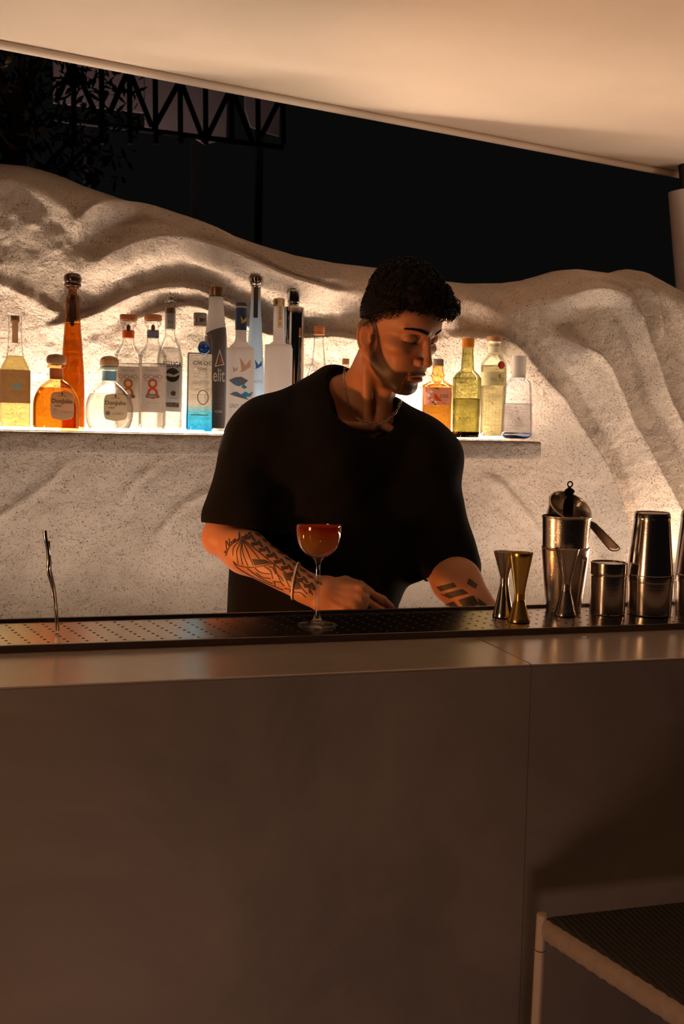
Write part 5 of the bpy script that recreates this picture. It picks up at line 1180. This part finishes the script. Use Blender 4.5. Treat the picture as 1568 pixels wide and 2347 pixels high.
shirt = np_mesh('t_shirt', place(V2), Q2, CLOTH, man)
# ---- trousers and shoes
TR = pbr('black_trousers', (0.014, 0.013, 0.014), 0.9)
fy = 2.36; FT = [np.array([HIPC[0]-0.14, fy, 0]), np.array([HIPC[0]+0.13, fy-0.08, 0])]
def sdf_tr(P):
    d = flatcone(P, HIPC+np.array([-0.06, 0, 0.0]), HIPC+np.array([0.06, 0, 0.0]), 0.135, 0.135, (0, 1, 0), 0.85)
    d = sm_min(d, cone(P, HIPC, HIPC+np.array([0, -0.01, 0.12]), 0.13, 0.12), 0.04)
    for i, s_ in enumerate((-1, 1)):
        hp = HIPC+np.array([s_*0.085, 0, -0.06]); kn = np.array([FT[i][0]*0.8+hp[0]*0.2, fy-0.10, 0.50]); an = FT[i]+np.array([0, 0, 0.10])
        d = sm_min(d, cone(P, hp, kn, 0.092, 0.068), 0.03); d = sm_min(d, cone(P, kn, an, 0.068, 0.052), 0.02)
    return np.maximum(d, 0.05-P[:, 2])
V3, Q3 = surface(sdf_tr, (0.2, 2.0, 0.04), (1.05, 2.6, 1.12), 0.010); np_mesh('trousers', place(V3), Q3, TR, man)
for i in range(2):
    def sdf_sh(P, c=FT[i]):
        d = flatcone(P, c+np.array([0, 0.03, 0.045]), c+np.array([0, -0.16, 0.035]), 0.045, 0.042, (0, 0, 1), 0.8); d = sm_min(d, cone(P, c+np.array([0, 0.02, 0.05]), c+np.array([0, 0.02, 0.09]), 0.04, 0.045), 0.02); return np.maximum(d, 0.001-P[:, 2])
    a_, b_ = surface(sdf_sh, FT[i]+np.array([-0.08, -0.24, -0.01]), FT[i]+np.array([0.08, 0.12, 0.15]), 0.006); np_mesh('shoe', place(a_), b_, TR, man)

# ---- hair
HAIRM = pbr('black_hair', (0.006, 0.004, 0.0035), 0.6, noise=0.3, scale=200, bump=0.5, bscale=500, spec=0.15)
def sdf_hair(Pw):
    P = ((Pw-HC.astype(f32))@HR.astype(f32))*1000; x, y, z = P[:, 0], P[:, 1], P[:, 2]
    top = ell(P, (0, 10, 92), (68, 84, 68)); top = sm_min(top, ell(P, (0, 68, 104), (52, 36, 34)), 14); top = sm_min(top, ell(P, (-14, 98, 94), (38, 20, 22)), 8)
    side = ell(P, (0, 2, 52), (73.0, 84.0, 81)); side = sm_max(side, (np.interp(y, [-110, -60, -20, 10, 40, 80], [2, 14, 34, 50, 66, 84]).astype(f32)-z), 6)
    d = sm_min(top, side, 10)
    line = np.interp(y, [-110, -40, 0, 25, 50, 75, 90, 130], [0, 20, 40, 55, 66, 79, 84, 70]).astype(f32)
    d = sm_max(d, line-z, 4)
    k = 0.16; w_ = np.sin(x*k+2*np.sin(z*0.09))*np.sin(y*k+1.5*np.sin(x*0.11))*np.sin(z*k+1.7)
    d = d + (w_*2.6+np.sin(x*.45+y*.3)*np.sin(z*.4-y*.35)*1.0)*np.clip((z-70)/30, 0, 1)
    return d/1000
V4, Q4 = surface(sdf_hair, HC-0.22, HC+0.24, 0.0025); hair = np_mesh('hair', place(V4), Q4, HAIRM, man)
mb = MB(); r = random.Random(9)
Hh = ((V4-HC)@HR)*1000; cand = np.where(Hh[:, 2] > 78)[0]
def curl(p, nrm, n_=10, size=0.006, th=0.0006, lift=0.5):
    nrm = Vector(nrm).normalized(); u = nrm.orthogonal().normalized(); v = nrm.cross(u); a0 = r.random()*6.28; t = u*cos(a0)+v*sin(a0); q = nrm.cross(t); pts = []; tw = 3.5+r.random()*3
    for i in range(n_):
        k = i/(n_-1); a = k*tw; pts.append(Vector(p)+nrm*(size*lift*sin(a)+0.002*k*2)+t*(size*(1-cos(a))*0.7+0.005*k)+q*(0.002*sin(a*1.7)))
    return pts, [th*(1-0.5*i/n_) for i in range(n_)]
for k in range(1700):
    i = int(cand[r.randrange(len(cand))]); h = Hh[i]; front = h[1] > 70
    if k > 1100 and not front: continue
    n_ = HR@np.array([h[0]/69, (h[1]-10)/92, (h[2]-80)/62]); p = V4[i]-MO
    pts, rad = curl(p, n_, 9, 0.0046 if front else 0.0040, 0.0010, 0.7); mb.tube(pts, rad, 4, caps=False)
# short hair of the fade, below the edge of the long hair
for k in range(5200):
    a = r.random()*2*pi; yy = -95+r.random()*170; sx = 1 if r.random() < .8 else -1
    zl = float(np.interp(yy, [-110, -60, -20, 5, 25, 50, 75, 95], [-12, 0, 22, 40, 54, 64, 79, 84])); zz = zl-14+28*r.random()**0.55
    xo = 130*sx; o_ = Vector(hw((xo, yy*1.0, zz))); d = Vector(HR@np.array([-sx, 0, 0.0])); loc, nrm, _, _ = bvh.ray_cast(o_, d)
    if loc is None: continue
    if nrm.dot(d) > 0: nrm = -nrm
    hh = ((np.array(loc)-HC)@HR)*1000
    if hh[1] > 60 or abs(hh[0]) > 76 or abs(hh[0]) < 30: continue
    t = Vector(HR@np.array([0, -0.5, -0.8])); t = (t-nrm*t.dot(nrm)).normalized()*0.9+nrm*0.35; a_ = np.array(loc)-MO; ln = 0.0022+0.003*r.random()
    mb.tube([Vector(a_), Vector(a_)+t*ln], [0.0003, 0.00012], 3, caps=False)
sidev = np.where((Hh[:, 2] > 5) & (Hh[:, 2] < 92) & (np.abs(Hh[:, 0]) > 25))[0]
for k in range(5000):
    i = int(sidev[r.randrange(len(sidev))]); h = Hh[i]; n_ = Vector(HR@np.array([h[0]/70, h[1]/90, 0.1])).normalized(); t = Vector(HR@np.array([0.1, -0.6, -0.75]))
    t = (t-n_*t.dot(n_)).normalized()*0.9+n_*0.4; a_ = V4[i]-MO; mb.tube([Vector(a_.tolist()), Vector(a_.tolist())+t*(0.004+0.004*r.random())], [0.0004, 0.00015], 3, caps=False)
mesh('curls', mb.V, mb.F, HAIRM, hair)
# eyebrows as short hairs, following the skin
mb = MB()
def hair_on(p_mm, dirv, ln, th, mbx):
    o = Vector(hw((p_mm[0], 140, p_mm[1]))); d = Vector(-HR[:, 1]); loc, nrm, _, _ = bvh.ray_cast(o, d)
    if loc is None: return
    if nrm.dot(d) > 0: nrm = -nrm
    t = Vector(HR@np.array(dirv)); t = (t-nrm*t.dot(nrm)).normalized(); a = np.array(loc)-MO
    mbx.tube([Vector(a), Vector(a)+t*ln*0.5+nrm*0.0010, Vector(a)+t*ln+nrm*0.0008], [th, th*0.8, th*0.3], 4, caps=False)
for sx in (1, -1):
    for k in range(260):
        q = r.random(); xx = 10+45*q; zz = 40+5.5*sin(q*pi*0.85)-1*q+(r.random()-.5)*(6.5*(1-0.6*q)); hair_on((sx*xx, zz), (sx*0.9, 0, 0.35-0.5*q), 0.005, 0.00035, mb)
mesh('eyebrows', mb.V, mb.F, HAIRM, man)
# eyes under the lids
EYEM = pbr('eye', (0.10, 0.05, 0.03), 0.15)
for sx in (1, -1):
    c = hw((sx*34, 74.5, 19)); bm = bmesh.new(); bmesh.ops.create_uvsphere(bm, u_segments=20, v_segments=12, radius=0.0115); bmesh.ops.translate(bm, vec=tuple(c-MO), verts=bm.verts[:]); MB().bm(bm).build('eye', EYEM, man)

# ---- tattoo on the right forearm: ink strokes lying on the skin
INKT = pbr('tattoo_ink', (0.055, 0.032, 0.026), 0.6)
tm = MB()
def stroke(P, wpx):
    wpx *= 1.35
    P = smooth_poly(P, 5) if len(P) > 2 else np.linspace(P[0], P[1], 8); pts = []
    for i in range(len(P)):
        t = P[min(i+1, len(P)-1)]-P[max(i-1, 0)]; t = t/(np.linalg.norm(t)+1e-9); nn = np.array([-t[1], t[0]])*wpx/2
        a = cast(*(P[i]+nn)); b = cast(*(P[i]-nn)); pts.append((a, b))
    for i in range(len(pts)-1):
        q = [pts[i][0], pts[i][1], pts[i+1][1], pts[i+1][0]]
        if any(k is None for k in q): continue
        q = [k[0] for k in q]
        if max(np.linalg.norm(q[0]-q[2]), np.linalg.norm(q[1]-q[3])) > 0.03: continue
        tm.add([k-MO for k in q], [(0, 1, 2, 3)])
def fill(P, n_=5):
    a, b, c_, d = [np.array(p, float) for p in P]; G = {}
    for i in range(n_+1):
        for j in range(n_+1):
            u, v = i/n_, j/n_; G[i, j] = cast(*((a*(1-u)+b*u)*(1-v)+(d*(1-u)+c_*u)*v), off=0.0005)
    for i in range(n_):
        for j in range(n_):
            q = [G[i, j], G[i+1, j], G[i+1, j+1], G[i, j+1]]
            if any(k is None for k in q): continue
            q = [k[0] for k in q]
            if np.linalg.norm(q[0]-q[2]) > 0.03: continue
            tm.add([k-MO for k in q], [(0, 1, 2, 3)])
def z3(x, y): return (460+x/5.81, 1180+y/5.81-2)       # from the enlarged crop of the arm
apex = z3(550, 345)
for e, c_ in (((430, 560), (440, 440)), ((500, 660), (480, 500)), ((560, 680), (530, 520)), ((630, 690), (560, 520)), ((700, 690), (620, 500)), ((780, 600), (680, 480))): stroke([apex, z3(*c_), z3(*e)], 1.3)
for P in ([(550, 330), (700, 450), (950, 650), (1110, 770), (1300, 880), (1520, 1020)], [(440, 640), (520, 690), (700, 710), (950, 665)], [(430, 630), (500, 720), (700, 840), (900, 930), (1100, 1010)], [(760, 230), (900, 370), (1060, 520)], [(330, 560), (400, 420), (550, 330), (760, 200)],
          [(620, 720), (720, 800), (830, 870), (960, 930)], [(720, 720), (800, 780), (930, 800)], [(850, 700), (930, 760), (960, 860)], [(970, 680), (1010, 780), (1075, 920)], [(1100, 780), (1130, 860), (1190, 980)], [(740, 780), (820, 840), (930, 860)], [(900, 700), (960, 720), (1000, 800)],
          [(960, 900), (1060, 910), (1110, 960)], [(1020, 800), (1070, 850), (1100, 900)], [(1300, 900), (1340, 980), (1420, 1070)], [(1310, 890), (1430, 970), (1450, 1060)], [(1450, 1000), (1490, 1080)], [(1240, 1040), (1330, 1050), (1400, 1110)], [(980, 890), (990, 960)], [(1120, 990), (1200, 1010), (1180, 1040)]): stroke([z3(*p) for p in P], 1.5)
fill([z3(680, 600), z3(860, 610), z3(940, 655), z3(720, 690)]); fill([z3(1120, 790), z3(1200, 820), z3(1210, 900), z3(1150, 880)], 3); fill([z3(1230, 900), z3(1290, 890), z3(1330, 1000), z3(1260, 1010)], 3)
for k in range(9):                                                   # woven band of blocks
    x0 = 590+k*100; y0 = 300+k*80
    fill([z3(x0-25, y0), z3(x0+75, y0-10), z3(x0+80, y0+36), z3(x0-5, y0+48)], 3); fill([z3(x0+60, y0-30), z3(x0+95, y0-25), z3(x0+150, y0+60), z3(x0+115, y0+65)], 3); fill([z3(x0+120, y0-60), z3(x0+200, y0-30), z3(x0+230, y0+10), z3(x0+150, y0-15)], 3)
# handwriting above the band
for P in ([(318, 520), (330, 490), (345, 540), (352, 500)], [(350, 490), (338, 360), (385, 430), (378, 330)], [(400, 385), (415, 370), (412, 405), (428, 395)], [(430, 380), (436, 345), (440, 385)], [(450, 375), (455, 330), (462, 350), (470, 368)], [(480, 355), (495, 335), (500, 352)], [(510, 345), (512, 240), (525, 330)], [(540, 318), (560, 300), (570, 318)], [(585, 300), (605, 270), (615, 292)], [(630, 270), (655, 240), (662, 262), (690, 240)]): stroke([z3(*p) for p in P], 1.5)
mesh('tattoo', tm.V, tm.F, INKT, body, smooth=True)
tm = MB()
for P in ([(1000, 1345), (1040, 1335), (1048, 1345), (1010, 1356)], [(1010, 1362), (1060, 1350), (1075, 1360), (1030, 1372)], [(1075, 1325), (1095, 1340), (1090, 1350), (1070, 1338)], [(1050, 1375), (1085, 1365), (1100, 1385), (1065, 1395)], [(1020, 1385), (1040, 1378), (1055, 1395), (1035, 1402)], [(1095, 1370), (1115, 1385), (1120, 1400), (1100, 1392)]): fill(P, 4)
mesh('tattoo', tm.V, tm.F, INKT, body, smooth=True)

# ---- bracelet and chain
SILV = pbr('silver_jewellery', (0.85, 0.76, 0.64), 0.38, 0.85)
br = [z3(1480, 690), z3(1400, 735), z3(1310, 810), z3(1240, 900), z3(1205, 990), z3(1200, 1055), z3(1225, 1085)]
bp_ = []
for p in smooth_poly(br, 8):
    h_ = cast(*p, off=0.0018)
    if h_ is not None: bp_.append(h_[0])
ax = (WR-ER)/np.linalg.norm(WR-ER); cen = np.mean(bp_, 0); cen = ER+ax*((cen-ER)@ax)
# closed ring round the arm through those places: fit plane and complete the loop behind
A0 = bp_[0]-cen; n_pl = np.cross(bp_[0]-bp_[len(bp_)//2], bp_[-1]-bp_[len(bp_)//2]); n_pl /= np.linalg.norm(n_pl)
if n_pl@ax < 0: n_pl = -n_pl
pc = np.mean([bp_[0], bp_[len(bp_)//2], bp_[-1]], 0); c2 = ER+ax*(((pc-ER)@n_pl)/(ax@n_pl))
u_ = A0-n_pl*(A0@n_pl); u_ /= np.linalg.norm(u_); v_ = np.cross(n_pl, u_); ring = []
for k in range(72):
    a = 2*pi*k/72; dr = u_*cos(a)+v_*sin(a); loc, nrm, _, _ = bvh.ray_cast(Vector(c2+dr*0.12), Vector(-dr)); ring.append((np.array(loc)+dr*0.002) if loc is not None else c2+dr*0.035)
t_b = thing('bracelet', 'thin silver tennis bracelet round the tattooed wrist', 'bracelet', c2)
mb = MB(); mb.tube([q-c2 for q in ring], 0.0013, 6, closed=True); mb.build('band', SILV, t_b)
mb = MB()
for k in range(144):
    i = k/2; q = ring[int(i) % 72]*(1-(i % 1))+ring[(int(i)+1) % 72]*(i % 1); mb2 = bmesh.new(); bmesh.ops.create_icosphere(mb2, subdivisions=1, radius=0.0026); bmesh.ops.translate(mb2, vec=tuple(q-c2), verts=mb2.verts[:]); mb.bm(mb2)
o = mb.build('stones', SILV, t_b, smooth=False); o['kind'] = 'stuff'
ch = smooth_poly([(793, 833), (789, 855), (791, 890), (797, 915), (806, 940), (822, 960), (845, 971), (868, 972), (890, 962), (905, 948), (916, 930), (921, 912)], 14)
bv2 = BVHTree.FromPolygons([tuple(v) for v in V2.tolist()], [tuple(q) for q in Q2.tolist()])
cp = []
for p in ch:
    d = Vector(ray(*p)).normalized(); h1 = bvh.ray_cast(Vector(CAM), d)[0]; h2 = bv2.ray_cast(Vector(CAM), d)[0]
    hs = [h for h in (h1, h2) if h is not None]
    if not hs: continue
    h_ = min(hs, key=lambda v: (v-Vector(CAM)).length); cp.append(np.array(h_-d*0.002))
t_c = thing('necklace', 'silver box link chain hanging at the open neckline of the black shirt', 'necklace', cp[len(cp)//2]); O = cp[len(cp)//2]
cp = np.array(cp); 
for _ in range(3): cp[1:-1] = cp[1:-1]*0.5+(cp[:-2]+cp[2:])*0.25
sl = np.concatenate([[0], np.cumsum(np.linalg.norm(np.diff(cp, axis=0), axis=1))]); Lt = sl[-1]; LK = 0.0105; proto_me = None
nk = int(Lt/LK*1.0)
for k in range(nk):
    a, b = [np.array([np.interp(s_, sl, cp[:, i]) for i in range(3)]) for s_ in (k*LK-0.0012, (k+1)*LK+0.0012)]
    mid = (a+b)/2; t_ = Vector(b-a).normalized(); vv = Vector(_f); s1 = t_.cross(vv).normalized(); n1 = s1.cross(t_)
    if proto_me is None:
        hl_, hw_ = (LK+0.0024)/2, 0.0022; mb = MB(); mb.tube([(-hl_, -hw_, 0), (hl_, -hw_, 0), (hl_, hw_, 0), (-hl_, hw_, 0)], 0.00062, 6, closed=True); lk = mb.build('link', SILV, t_c); proto_me = lk.data
    else: lk = bpy.data.objects.new('link', proto_me); COL.objects.link(lk); lk.parent = t_c
    sd, nn = (s1, n1) if k % 2 == 0 else (n1*0.8+s1*0.6, n1*0.6-s1*0.8)
    Mx = Matrix((t_, Vector(sd).normalized(), t_.cross(Vector(sd).normalized()))).transposed().to_4x4(); Mx.translation = Vector(mid-O); lk.matrix_local = Mx
